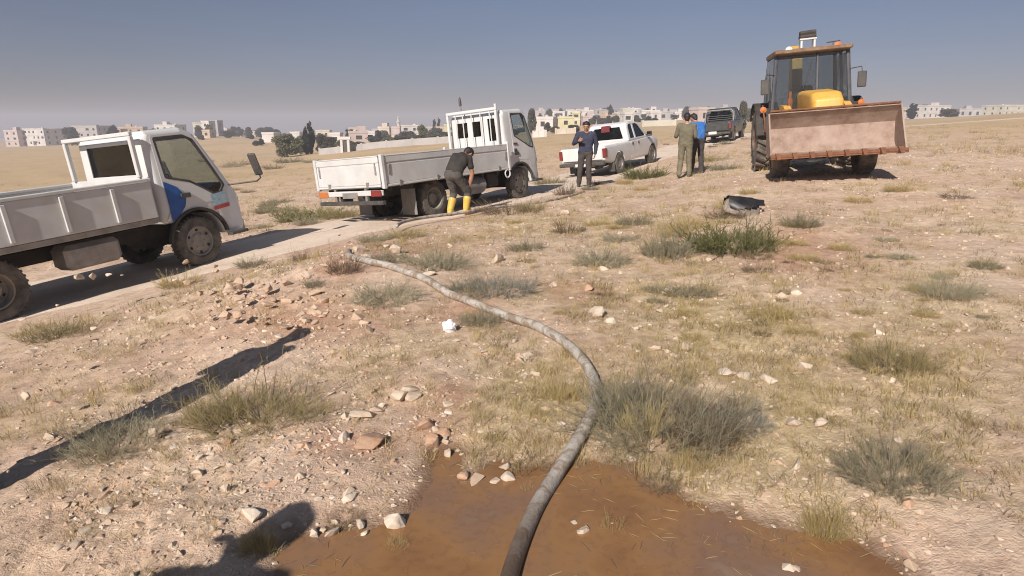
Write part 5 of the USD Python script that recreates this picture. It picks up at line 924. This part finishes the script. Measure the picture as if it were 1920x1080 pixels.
# ------------------------------------------------------------------ stones
def stone(rng, size, flat=.6, ang=True, n=13, sub=2):
    u = rng.normal(size=(n, 3)); u /= np.linalg.norm(u, axis=1, keepdims=True); s = np.array([1, rng.uniform(.6, .95), flat * rng.uniform(.8, 1.2)])
    m = trimesh.convex.convex_hull(u * s * rng.uniform(.82, 1.05, (n, 1))); 
    for _ in range(sub): m = m.subdivide()
    v = np.array(m.vertices); c = v / (np.linalg.norm(v / s, axis=1, keepdims=True) + 1e-9); v = v * .86 + c * .14
    v = v + (meshkit.fbm(v * 2.6 + rng.uniform(0, 50), 3, 1)[:, None] - .5) * .30 * v
    v = v @ trimesh.transformations.rotation_matrix(rng.uniform(0, 6.28), [0, 0, 1])[:3, :3].T
    return T(v * size / 2, m.faces)
rng = np.random.default_rng(11)
BIG = [(767, 728, 40, 'rock', 'pale rock on top of the pair above the broken red soil'), (750, 745, 42, 'rock', 'left rock of the pair above the broken red soil'), (774, 743, 34, 'rock', 'small rock at the right of the pair above the red soil'), (680, 772, 54, 'rock', 'flat pinkish rock left of the pair of rocks'), (706, 765, 34, 'rock', 'small rock at the right end of the flat pinkish rock'), (646, 820, 36, 'rock_white', 'pale rock beside the large red soil clod'),
    (693, 826, 66, 'clod', 'large flat red soil clod'), (832, 810, 34, 'clod', 'red stone at the head of the puddle arm'), (800, 798, 44, 'clod', 'crumbling red clod above the puddle arm'), (812, 828, 38, 'clod', 'lower red clod right at the tip of the puddle arm'), (568, 834, 28, 'clod', 'dark red clod at the edge of the bare soil under the olive bush'), (742, 975, 58, 'rock_white', 'large pale rock on the left shore of the puddle'), (870, 892, 30, 'clod', 'pale mud tongue beside the puddle arm'),
    (953, 897, 36, 'rock_white', 'pale rock at the upper puddle shore left of the hose'), (928, 905, 26, 'rock', 'wet rock left of the pale rock at the upper puddle shore'), (945, 872, 30, 'rock', 'brown rock above the upper puddle shore'), (1094, 976, 34, 'rock', 'pink rock standing in the puddle right of the hose'), (1076, 988, 30, 'rock', 'flat pink rock touching the one in the puddle'), (1075, 1010, 22, 'rock', 'small rock in the puddle below the two pink ones'), (1148, 992, 20, 'rock_white', 'little pale stone with dry stalks in the puddle'),
    (590, 1000, 28, 'rock_white', 'left stone of the white row on the lower puddle shore'), (625, 998, 34, 'rock_white', 'second stone of the white row on the lower puddle shore'), (608, 992, 20, 'rock_white', 'small stone behind the white row on the lower shore'), (672, 984, 30, 'rock_white', 'white oval stone right of the white row'), (686, 1000, 20, 'rock_white', 'little white stone at the waterline right of the white row'), (468, 965, 46, 'rock_white', 'long flat stone lying left of the lower shadow'), (655, 932, 34, 'rock_white', 'flat white stone in the bare soil above the white row'),
    (562, 893, 26, 'rock_white', 'white stone in the middle of the bare soil under the olive bush'), (423, 915, 28, 'rock', 'round pale stone near the left edge of bare soil'), (370, 891, 34, 'rock', 'pale stone at the far left of the bare soil'), (615, 905, 18, 'rock', 'small stone right of the white stone in the bare soil'), (1470, 1072, 44, 'rock_white', 'pale stone in the mud at the lower right'), (1490, 1078, 30, 'rock', 'stone touching the pale one in the mud at lower right'),
    (1486, 868, 40, 'rock', 'round tan rock on dry grass right of the big sage bush'), (1360, 700, 38, 'rock_white', 'left rock of the row above the big sage bush'), (1398, 706, 34, 'rock_white', 'middle rock of the row above the big sage bush'), (1441, 711, 38, 'rock_white', 'right rock of the row above the big sage bush'), (1507, 687, 30, 'rock_white', 'white rock right of the row of three'), (1490, 792, 36, 'rock', 'rock at the right end of the big sage bush'), (1540, 794, 32, 'rock', 'grey rock right of the one at the bush end'),
    (1120, 587, 36, 'rock_white', 'white boulder in the dry grass right of the hose bend'), (1145, 600, 28, 'rock_white', 'stone leaning right of the white boulder'), (1102, 538, 36, 'clod', 'brownish rock above the white boulder'), (1230, 653, 26, 'rock', 'pale rock in the dry grass above the big bush'), (1284, 650, 34, 'rock', 'flat rock right of the pale rock above the big bush'), (1492, 548, 24, 'rock_white', 'pale stone high in the grass at right'), (1466, 556, 22, 'rock_white', 'pale stone left of the high right one'), (1130, 503, 22, 'rock_white', 'white stone under the green tuft in mid field'), (1330, 486, 18, 'rock_white', 'pale stone below the olive bushes at right'),
    (805, 512, 34, 'rock_white', 'upright flat white stone just above the hose'), (928, 486, 40, 'rock', 'long slanting stone right of the green tuft'), (745, 474, 34, 'rock', 'pale rock on the crest left of the green tuft'), (674, 472, 32, 'rock', 'pinkish rock on the crest where the hose ends'), (690, 490, 22, 'rock', 'small rock beside the buried hose end'), (575, 520, 30, 'rock', 'rock on the bank left of the root tuft'), (985, 660, 30, 'rock', 'flat stone left of the hose bend'), (1053, 793, 20, 'rock_white', 'small stone left of the hose in yellow grass'), (1185, 862, 18, 'rock_white', 'small white stone at the upper right puddle shore'), (1530, 505, 18, 'rock', 'small stone near the right of the grass'), (1255, 538, 24, 'rock', 'low stone in the middle of the dry field'), (1060, 400, 20, 'rock_white', 'pale stone beyond the brown dry weed'), (1420, 395, 20, 'rock', 'small stone right of the sheeted boulder')]
def put_stone(px, py, w, mat, label, group=None, flat=.6, rng=rng, sink=.27, n=13):
    p, t = hit(px, py + w * .12)
    if group and ground_all(p[None, :2])[1][0] > .25: return
    size = w * t / FPX; m = stone(rng, size, flat, n=n, sub=3 if w > 24 else 2 if w > 12 else 1); h = m.bounds[1][2] - m.bounds[0][2]; m.apply_translation((p[0], p[1], max(p[2], WL - .02) - m.bounds[0][2] - h * sink))
    return tag(obj('clod' if 'clod' in mat else 'rock', m, mat, None, smooth=32), label, 'clod' if 'clod' in mat else 'rock', group)
for px, py, w, mat, lab in BIG: put_stone(px, py, w * 1.08, mat, lab, flat=.42 if 'flat' in lab else .62)
ZONES = [((355, 535, 700, 620), 80, 'clod_pale', 'lump of crumbly pale soil on the bank above the long shadow', 'crumbly lumps on the bank above the long shadow', (12, 36)), ((360, 860, 740, 990), 34, 'rock', 'pale stone strewn on the bare soil left of the puddle', 'stones on the bare soil left of the puddle', (8, 22)), ((600, 700, 900, 860), 34, 'rock', 'stone strewn on the slope above the puddle', 'stones strewn on the slope above the puddle', (8, 26)), ((560, 455, 860, 520), 26, 'rock', 'stone on the crest around the buried hose end', 'stones on the crest by the hose end', (8, 24)),
    ((1130, 520, 1560, 720), 60, 'rock_white', 'pale stone lying in the dry grass right of the hose', 'pale stones in the dry grass right of the hose', (7, 20)), ((900, 390, 1400, 500), 34, 'rock_white', 'little pale stone in the grass below the road', 'little pale stones in the grass below the road', (5, 14)), ((1180, 860, 1560, 1010), 18, 'rock', 'small stone on the grassy slope right of the puddle', 'small stones right of the puddle', (7, 18)), ((880, 900, 1450, 1060), 14, 'rock', 'small muddy stone breaking the puddle surface', 'small muddy stones in the puddle', (7, 16)), ((1580, 560, 1900, 1060), 24, 'rock', 'stone in the dry grass at the far right', 'stones at the far right', (8, 26)), ((20, 560, 340, 1060), 24, 'rock', 'stone on the ground at the far left', 'stones at the far left', (8, 26))]
for (x0, y0, x1, y1), n, mat, lab, grp, (s0, s1) in ZONES:
    for k in range(n):
        w = s0 + (s1 - s0) * rng.random() ** 2.2; px, py = rng.uniform(x0, x1), rng.uniform(y0, y1)
        put_stone(px, py, w, mat if rng.random() < .75 or mat == 'clod_pale' else ('rock_white' if mat == 'rock' else 'rock'), lab, grp, flat=rng.uniform(.4, .75), n=11)
# gravel nobody could count
def scatter(name, protos, P, scale, rot, mats, kindlab, tilt=None):
    pi = UsdGeom.PointInstancer.Define(stage, '/World/' + name); rel = pi.CreatePrototypesRel()
    for k, (m, mat, sm) in enumerate(zip(*protos)):
        q = usdkit.mesh(stage, f'/World/{name}/{kindlab}_{k:03d}' if k else f'/World/{name}/{kindlab}', m, MAT[mat], smooth=sm); rel.AddTarget(q.GetPath())
    n = len(P); pi.CreatePositionsAttr(Vt.Vec3fArray.FromNumpy(P.astype(np.float32))); pi.CreateProtoIndicesAttr(Vt.IntArray.FromNumpy(mats.astype(np.int32)))
    pi.CreateScalesAttr(Vt.Vec3fArray.FromNumpy(scale.astype(np.float32)))
    h = np.zeros((n, 4), np.float16); h[:, 0] = np.cos(rot / 2); h[:, 3] = np.sin(rot / 2)
    pi.CreateOrientationsAttr(Vt.QuathArray([Gf.Quath(float(a), float(b), float(c), float(d)) for a, b, c, d in h]))
    tag(pi.GetPrim(), kind='stuff'); return pi
def field(n, r0, r1, a0, a1, rng, pw=1.0):
    r = r0 * (r1 / r0) ** (rng.random(n) ** pw); a = np.radians(rng.uniform(a0, a1, n)); xy = np.c_[r * np.sin(a), r * np.cos(a)]; h, rm, wet = ground_all(xy); P = np.c_[xy, h]; pd, _ = seg_dist(xy, PUD, True); return P, rm, wet, np.where(r < 6, pd, 9.0), r
gp = [stone(np.random.default_rng(100 + k), 1.0, .6, n=9, sub=1) for k in range(8)]
P, rm, wet, pd, r = field(26000, 1.5, 26, -46, 46, rng, .8); ok = (rm < .4) & (pd > .02) & (nz(P[:, :2], .9, 51, 2) + .12 > rng.uniform(-.25, .3, len(P))); P = P[ok]; r = r[ok]
sz = .010 * (1 + r * .16) * rng.lognormal(0, .5, len(P)); sz = np.clip(sz, .005, .07); P[:, 2] += sz * .12
scatter('gravel', (gp, ['rock', 'rock', 'rock_white', 'rock', 'clod_pale', 'rock', 'clod_pale', 'clod'], [30] * 8), P, np.repeat(sz[:, None], 3, 1), rng.uniform(0, 6.28, len(P)), rng.integers(0, 8, len(P)), 'pebble')

P, rm, wet, pd, r = field(26000, 1.7, 20, -40, 40, rng, .9); px_, py_, _ = project(P)
left = np.clip(1.15 - (px_ - 300) / 900, .22, 1) * (1 + 1.2 * np.exp(-((px_ - 480) / 190) ** 2 - ((py_ - 580) / 60) ** 2))
ok = (rm < .35) & (pd > .0) & (left * (.42 + 2.4 * nz(P[:, :2], 1.4, 55, 3)) > rng.random(len(P)) * .8); P = P[ok]; r = r[ok]
sz = np.clip(.020 * (1 + r * .10) * rng.lognormal(0, .55, len(P)), .012, .13); P[:, 2] -= sz * .06
gp2 = [stone(np.random.default_rng(140 + k), 1.0, .62, n=11, sub=2) for k in range(8)]
scatter('rubble', (gp2, ['clod_pale', 'clod_pale', 'rock', 'clod_pale', 'clod', 'rock', 'clod_pale', 'rock_white'], [32] * 8), P, np.repeat(sz[:, None], 3, 1), rng.uniform(0, 6.28, len(P)), rng.integers(0, 8, len(P)), 'rubble_piece')

# ------------------------------------------------------------------ grass and bushes
def blades(rng, n, R, H, w, lean=.5, seg=3, curve=.5):
    V = []; F = []
    for _ in range(n):
        a = rng.uniform(0, 6.283); q = R * math.sqrt(rng.random()); p = np.array([q * math.cos(a), q * math.sin(a), -.01]); d = rng.uniform(0, 6.283) if rng.random() < .4 else a + rng.normal(0, .6); h = H * rng.uniform(.45, 1.1); ln = lean * rng.uniform(.2, 1.2); ww = w * rng.uniform(.7, 1.3)
        o = np.array([math.cos(d), math.sin(d), 0]); sd = np.array([-o[1], o[0], 0]) * .5; b0 = len(V)
        for k in range(seg + 1):
            t = k / seg; c = p + o * h * ln * (t ** (1 + curve)) + np.array([0, 0, h * t * (1 - .25 * ln * t)]); V += [c - sd * ww * (1 - t * .85), c + sd * ww * (1 - t * .85)]
        for k in range(seg): i = b0 + 2 * k; F += [[i, i + 1, i + 3], [i, i + 3, i + 2]]
    return T(V, F)
tufts = [blades(np.random.default_rng(200 + k), 26, .055, .11, .0028, .6) for k in range(3)] + [blades(np.random.default_rng(210 + k), 34, .10, .07, .003, 1.1) for k in range(3)] + [blades(np.random.default_rng(220 + k), 12, .10, .05, .0035, 2.0) for k in range(2)]
tm_ = ['straw', 'straw', 'leaf_olive', 'straw', 'straw', 'leaf_brown', 'straw', 'straw']
P, rm, wet, pd, r = field(50000, 1.6, 60, -46, 46, rng, .75); sc_ = straw_cover(P); ok = (rm < .3) & (pd > .0) & (sc_ * (.55 + 1.6 * nz(P[:, :2], 2.2, 61, 2)) > rng.random(len(P)) * .8); P = P[ok]; r = r[ok]
s = (.55 + .08 * r).clip(.5, 2.2) * rng.uniform(.6, 1.25, len(P))
scatter('dry_grass', (tufts, tm_, [False] * 8), P, np.c_[s * 1.15, s * 1.15, s * rng.uniform(.7, 1.1, len(P))], rng.uniform(0, 6.28, len(P)), rng.integers(0, 8, len(P)), 'tuft')
def bush_parts(seed, n, up=.6, fine=1.0, leafy=1.0, sprawl=.5):
    """Wiry desert bush of unit width and about half that height: woody stems forking into fine twigs."""
    rng = np.random.default_rng(seed); V = []; F = []; S = []
    def ribbon(pts, w0, w1):
        pts = np.asarray(pts); d = pts[-1] - pts[0]; s = np.cross(d, rng.normal(size=3)); s /= np.linalg.norm(s) + 1e-9; b0 = len(V)
        for k, p in enumerate(pts): w = w0 + (w1 - w0) * k / (len(pts) - 1); V.extend([p - s * w, p + s * w])
        for k in range(len(pts) - 1): i = b0 + 2 * k; F.extend([[i, i + 1, i + 3], [i, i + 3, i + 2]])
    for _ in range(n):
        a = rng.uniform(0, 6.283); q = .40 * rng.random() ** .6; el = rng.uniform(.2, 1.45); L = min(.5, .25 * rng.lognormal(0, .38)) * (1 - .5 * q) * (.75 + .5 * math.sin(a * 3 + seed) ** 2); d = np.array([math.cos(a) * math.cos(el), math.sin(a) * math.cos(el), math.sin(el) * (.8 + up * .4)]); p0 = np.array([q * math.cos(a), q * math.sin(a), -.02]); bend = rng.normal(0, .10, 3)
        pt = lambda t: p0 + d * L * t + bend * t * t * .6 + np.array([0, 0, -.04 * t * t])
        if rng.random() < .25: S.append(tube([pt(0), pt(.4), pt(.8)], [.006, .004, .002], 4, False))
        ribbon([pt(0), pt(.5), pt(1)], .0035 * fine, .0012 * fine)
        for _k in range(int(11 * leafy)):
            t = rng.uniform(.25, 1.0); c = pt(t); e = d * rng.uniform(.3, 1) + rng.normal(0, .6, 3) * sprawl * 1.6 + np.array([0, 0, .35 * up]); e /= np.linalg.norm(e); l = rng.uniform(.04, .11)
            m_ = c + e * l * .5 + rng.normal(0, .008, 3); ribbon([c, m_, c + e * l + rng.normal(0, .012, 3)], .0022 * fine, .0010 * fine)
    Vv = np.array(V); Vv[:, 2] = np.maximum(Vv[:, 2], -.02)
    return cat(S) if S else None, T(Vv, F)
BT = {}
def bush_proto(key, mat, stem, **kw):
    r = stage.DefinePrim(f'/World/Prototypes/{key}', 'Xform'); st, fo = bush_parts(**kw); obj('stems', st, stem, r, kind='stuff'); obj('twigs', fo, mat, r, smooth=False, kind='stuff'); BT[key] = r.GetPath()
bush_proto('sage_bush', 'leaf_sage', 'twig', seed=1, n=330, fine=.62, leafy=1.5); bush_proto('sage_bush_low', 'leaf_sage', 'twig', seed=2, n=210, fine=1.3); bush_proto('olive_bush', 'leaf_olive', 'twig', seed=3, n=230, fine=.7, leafy=1.3); bush_proto('blue_bush', 'leaf_blue', 'twig', seed=4, n=210, fine=1.2)
bush_proto('green_bush', 'leaf_green', 'twig', seed=5, n=240, fine=1.6); bush_proto('dry_weed', 'leaf_brown', 'twig', seed=6, n=150, fine=1.2, leafy=.7, up=1.0); bush_proto('straw_bush', 'straw', 'twig', seed=7, n=240, fine=1.0, up=1.2, sprawl=.3)
def bush(px, py, wpx, hpx, key, label, group=None, deep=.8):
    p, t = hit(px, py); w = wpx * t / FPX * 1.12; h = hpx * t / FPX / .42; p[1] += w * deep * .25; p[2] = gz(p[0], p[1]); a = px * .7; c, n = math.cos(a), math.sin(a)
    M = np.array([[c * w, -n * w * 1, 0, p[0]], [n * w * deep, c * w * deep, 0, p[1]], [0, 0, min(h, w * 1.8), p[2]], [0, 0, 0, 1]])
    return copy_of(BT[key], 'dry_weed' if key in ('dry_weed', 'straw_bush') else 'bush', label, 'weed' if key in ('dry_weed', 'straw_bush') else 'bush', M, group)
BU = [(1255, 838, 300, 135, 'sage_bush', 'big grey green wiry bush right of the hose bend'), (1335, 846, 130, 90, 'dry_weed', 'brownish dry stalks at the right of the big grey green bush'), (1395, 812, 110, 60, 'blue_bush', 'pale bluish right end of the big wiry bush'), (1180, 770, 110, 70, 'sage_bush', 'wiry bush touching the hose on the left of the big one'), (470, 808, 240, 105, 'olive_bush', 'olive bush below the long shadow at left'), (390, 800, 120, 80, 'olive_bush', 'left end of the olive bush below the long shadow'), (715, 572, 130, 45, 'sage_bush_low', 'low grey green bush left of the hose'), (935, 555, 140, 48, 'blue_bush', 'bluish grey bush above the hose curve'), (815, 506, 115, 45, 'sage_bush_low', 'green tuft above the flat white stone'),
    (1128, 500, 105, 42, 'sage_bush_low', 'green tuft over the white stone in mid field'), (1258, 484, 95, 62, 'sage_bush_low', 'grey bush left of the wide olive bush'), (1385, 476, 165, 70, 'green_bush', 'wide olive bush below the sheeted boulder'), (1505, 426, 70, 30, 'sage_bush_low', 'small grey bush right of the sheeted boulder'), (1068, 438, 62, 26, 'dry_weed', 'low brown dry weed in the middle of the field'), (950, 402, 105, 30, 'dry_weed', 'dry tan weeds in front of the flatbed truck front wheel'), (995, 398, 50, 24, 'olive_bush', 'small olive weed right of the tan weeds by the truck'), (1213, 332, 75, 32, 'green_bush', 'green bush in front of the white pickup front wheel'), (1060, 366, 38, 34, 'dry_weed', 'pale dry tuft left of the feet of the man in navy'), (575, 412, 130, 32, 'green_bush', 'bright olive green patch beyond the road by the truck tail'), (640, 408, 80, 26, 'olive_bush', 'olive patch under the truck tail beyond the road'), (505, 400, 60, 18, 'sage_bush_low', 'grey low bush beyond the road ahead of the left truck'),
    (640, 520, 62, 44, 'dry_weed', 'brown root tuft where the hose comes out of the bank'), (585, 542, 44, 22, 'sage_bush_low', 'tiny green tuft on the bank left of the hose'), (1055, 752, 80, 50, 'straw_bush', 'dry straw tuft left of the hose bend'), (870, 548, 60, 30, 'sage_bush_low', 'small grey tuft left of the bluish bush'), (895, 612, 80, 28, 'sage_bush_low', 'low grey tuft right of the white scrap'), (725, 500, 75, 18, 'sage_bush_low', 'low dark green tuft along the buried hose'), (1365, 412, 70, 26, 'dry_weed', 'dry brown weeds at the foot of the sheeted boulder'), (1330, 302, 85, 22, 'olive_bush', 'olive weeds below the dark pickup'), (1365, 318, 60, 16, 'sage_bush_low', 'weeds left of the loader wheel'), (1190, 422, 65, 24, 'sage_bush_low', 'small tuft above the field middle'), (1300, 432, 95, 26, 'straw_bush', 'straw tuft left of the sheeted boulder'), (560, 490, 30, 38, 'dry_weed', 'thin standing weed at the near road edge'), (1555, 1010, 70, 95, 'straw_bush', 'tall yellow straw tuft at the lower right'), (760, 447, 70, 22, 'olive_bush', 'small olive weeds at the road edge behind the truck'), (1030, 345, 60, 20, 'olive_bush', 'olive weeds ahead of the flatbed truck'), (700, 455, 60, 16, 'sage_bush_low', 'grey weeds on the near road edge'),
    (1215, 820, 90, 70, 'straw_bush', 'yellow straw in the foot of the big grey green bush'), (985, 470, 70, 20, 'sage_bush_low', 'low tuft in the field left of the middle'), (1450, 600, 80, 24, 'straw_bush', 'low straw tuft among stones at right'), (1300, 560, 90, 24, 'sage_bush_low', 'low grey tuft in the dry field centre'), (1690, 700, 150, 70, 'olive_bush', 'olive bush at the right beyond the stones'), (1800, 560, 120, 45, 'sage_bush', 'grey bush under the loader at far right'), (1700, 920, 200, 90, 'sage_bush', 'large wiry bush in the lower right corner'), (200, 860, 180, 80, 'sage_bush', 'wiry bush at the lower left'), (90, 640, 130, 45, 'olive_bush', 'olive bush at the left below the long truck'),
    (640, 990, 70, 26, 'dry_weed', 'dry brown stalks behind the white stones at the waterline'), (480, 1040, 60, 50, 'straw_bush', 'dry straw stalks in the lower shadow'), (745, 1040, 36, 48, 'straw_bush', 'few straw stalks in the lower left of the puddle'), (1150, 1010, 46, 34, 'straw_bush', 'straw stalks around the little stone in the puddle'), (990, 930, 26, 40, 'straw_bush', 'straw stalks in the puddle left of the hose'), (1450, 1040, 90, 26, 'dry_weed', 'muddy dry stalks at the lower right shore'), (1240, 925, 70, 24, 'dry_weed', 'low dry weeds on the upper right shore of the puddle')]
for b in BU: bush(*b)
rng = np.random.default_rng(23)
for k in range(46):
    px, py = rng.uniform(360, 1000), rng.uniform(296, 430)
    p, t = hit(px, py); rm_ = ground_all(p[None, :2])[1][0]
    if rm_ > .1 or (px > 590 and py > 330): continue
    bush(px, py, rng.uniform(20, 55), rng.uniform(6, 14), rng.choice(['sage_bush_low', 'dry_weed', 'olive_bush']), 'low dry tuft out in the golden field beyond the road', 'tufts in the field beyond the road')
for k in range(60):
    px, py = rng.uniform(880, 1880), rng.uniform(345, 640); p, t = hit(px, py)
    if ground_all(p[None, :2])[1][0] > .1: continue
    w = rng.uniform(20, 60); bush(px, py, w, w * rng.uniform(.2, .4), rng.choice(['sage_bush_low', 'dry_weed', 'straw_bush', 'straw_bush']), 'small dry tuft on the stony slope right of the hose', 'small tufts on the stony slope')

for k in range(34):
    t_ = rng.uniform(.10, .52); q = RL[int(t_ * len(RL))] + nor[int(t_ * len(RL))] * rng.uniform(1.35, 2.1) * (1 if rng.random() < .75 else -1); px, py, d = project(np.array([[*q, gz(*q)]]))
    if not (0 < px[0] < 1900 and 250 < py[0] < 620): continue
    w = rng.uniform(.25, .6) * FPX / d[0]; bush(px[0], py[0], w, w * .35, rng.choice(['sage_bush_low', 'dry_weed', 'straw_bush', 'olive_bush']), 'scruffy dry tuft on the verge of the dirt road', 'tufts on the road verge')

# straw and bits floating on the muddy water
q = np.c_[rng.uniform(-1.4, 2.2, 1300), rng.uniform(1.6, 3.1, 1300)]; d, _ = seg_dist(q, PUD, True); q = q[(d < .05) & (nz(q, 2.5, 91, 3) + .28 * np.exp(d * 9) > .12)]
straws = [T([(-.5, -.02, 0), (.5, -.012, .01), (.5, .012, .01), (-.5, .02, 0), (0, 0, .03)], [[0, 1, 4], [1, 2, 4], [2, 3, 4], [3, 0, 4]]) for _ in range(2)]
scatter('floating_straw', (straws, ['straw', 'twig'], [False, False]), np.c_[q, np.full(len(q), WL + .003)], np.repeat(rng.uniform(.012, .07, len(q))[:, None], 3, 1), rng.uniform(0, 6.28, len(q)), rng.integers(0, 2, len(q)), 'straw')

# ------------------------------------------------------------------ litter
p, t = hit(1388, 402); sz = 88 * t / FPX; b = thing('sheeted_boulder', 'dusty boulder with a torn black sheet over its top, in the field below the loader', 'boulder', MX(p[0], p[1], p[2]))
m = stone(np.random.default_rng(5), sz, .62, n=12, sub=3); m.apply_translation((0, 0, -m.bounds[0][2] * .72)); obj('boulder', m, 'boulder_grey', b, smooth=24)
v = np.array(m.vertices); keep = (v[:, 2] > m.bounds[1][2] * (.12 + .36 * meshkit.fbm(v * 7, 2, 6))) & (v[:, 0] > -sz * .3); f = m.faces[keep[m.faces].all(1)]
c = T(v, f); c.remove_unreferenced_vertices(); v = np.array(c.vertices); v = v * [1.14, 1.14, 1.12] + [0.03, -.01, .015]; v[:, 2] += .06 * (meshkit.fbm(v * 9, 3, 4) - .4) + .10 * np.clip(v[:, 0], 0, 1); c.vertices = v
inner = c.copy(); inner.vertices = v - [0, 0, .012]; inner.invert(); obj('black_sheet', [c, inner], 'black_sheet', b, smooth=40)
p, t = hit(842, 622); rng = np.random.default_rng(9); m = trimesh.creation.icosphere(3, 1.0); v = np.array(m.vertices); v = v * [.05, .035, .055] * (1 + .9 * (meshkit.fbm(v * 2.2, 3, 8)[:, None] - .5)) ; v += .006 * (meshkit.fbm(v * 60, 2, 3)[:, None] - .5); m.vertices = v
sp = thing('white_scrap', 'crumpled white plastic scrap on dry soil left of the hose', 'litter', MX(p[0], p[1], p[2] + .04)); obj('scrap', m, 'white_scrap', sp, smooth=20)
obj('torn_flap', trimesh.convex.convex_hull(np.array([(.02, 0, -.03), (.06, .01, -.035), (.045, -.02, .02), (.02, .01, .03), (.05, .0, 0)])), 'white_scrap', sp)
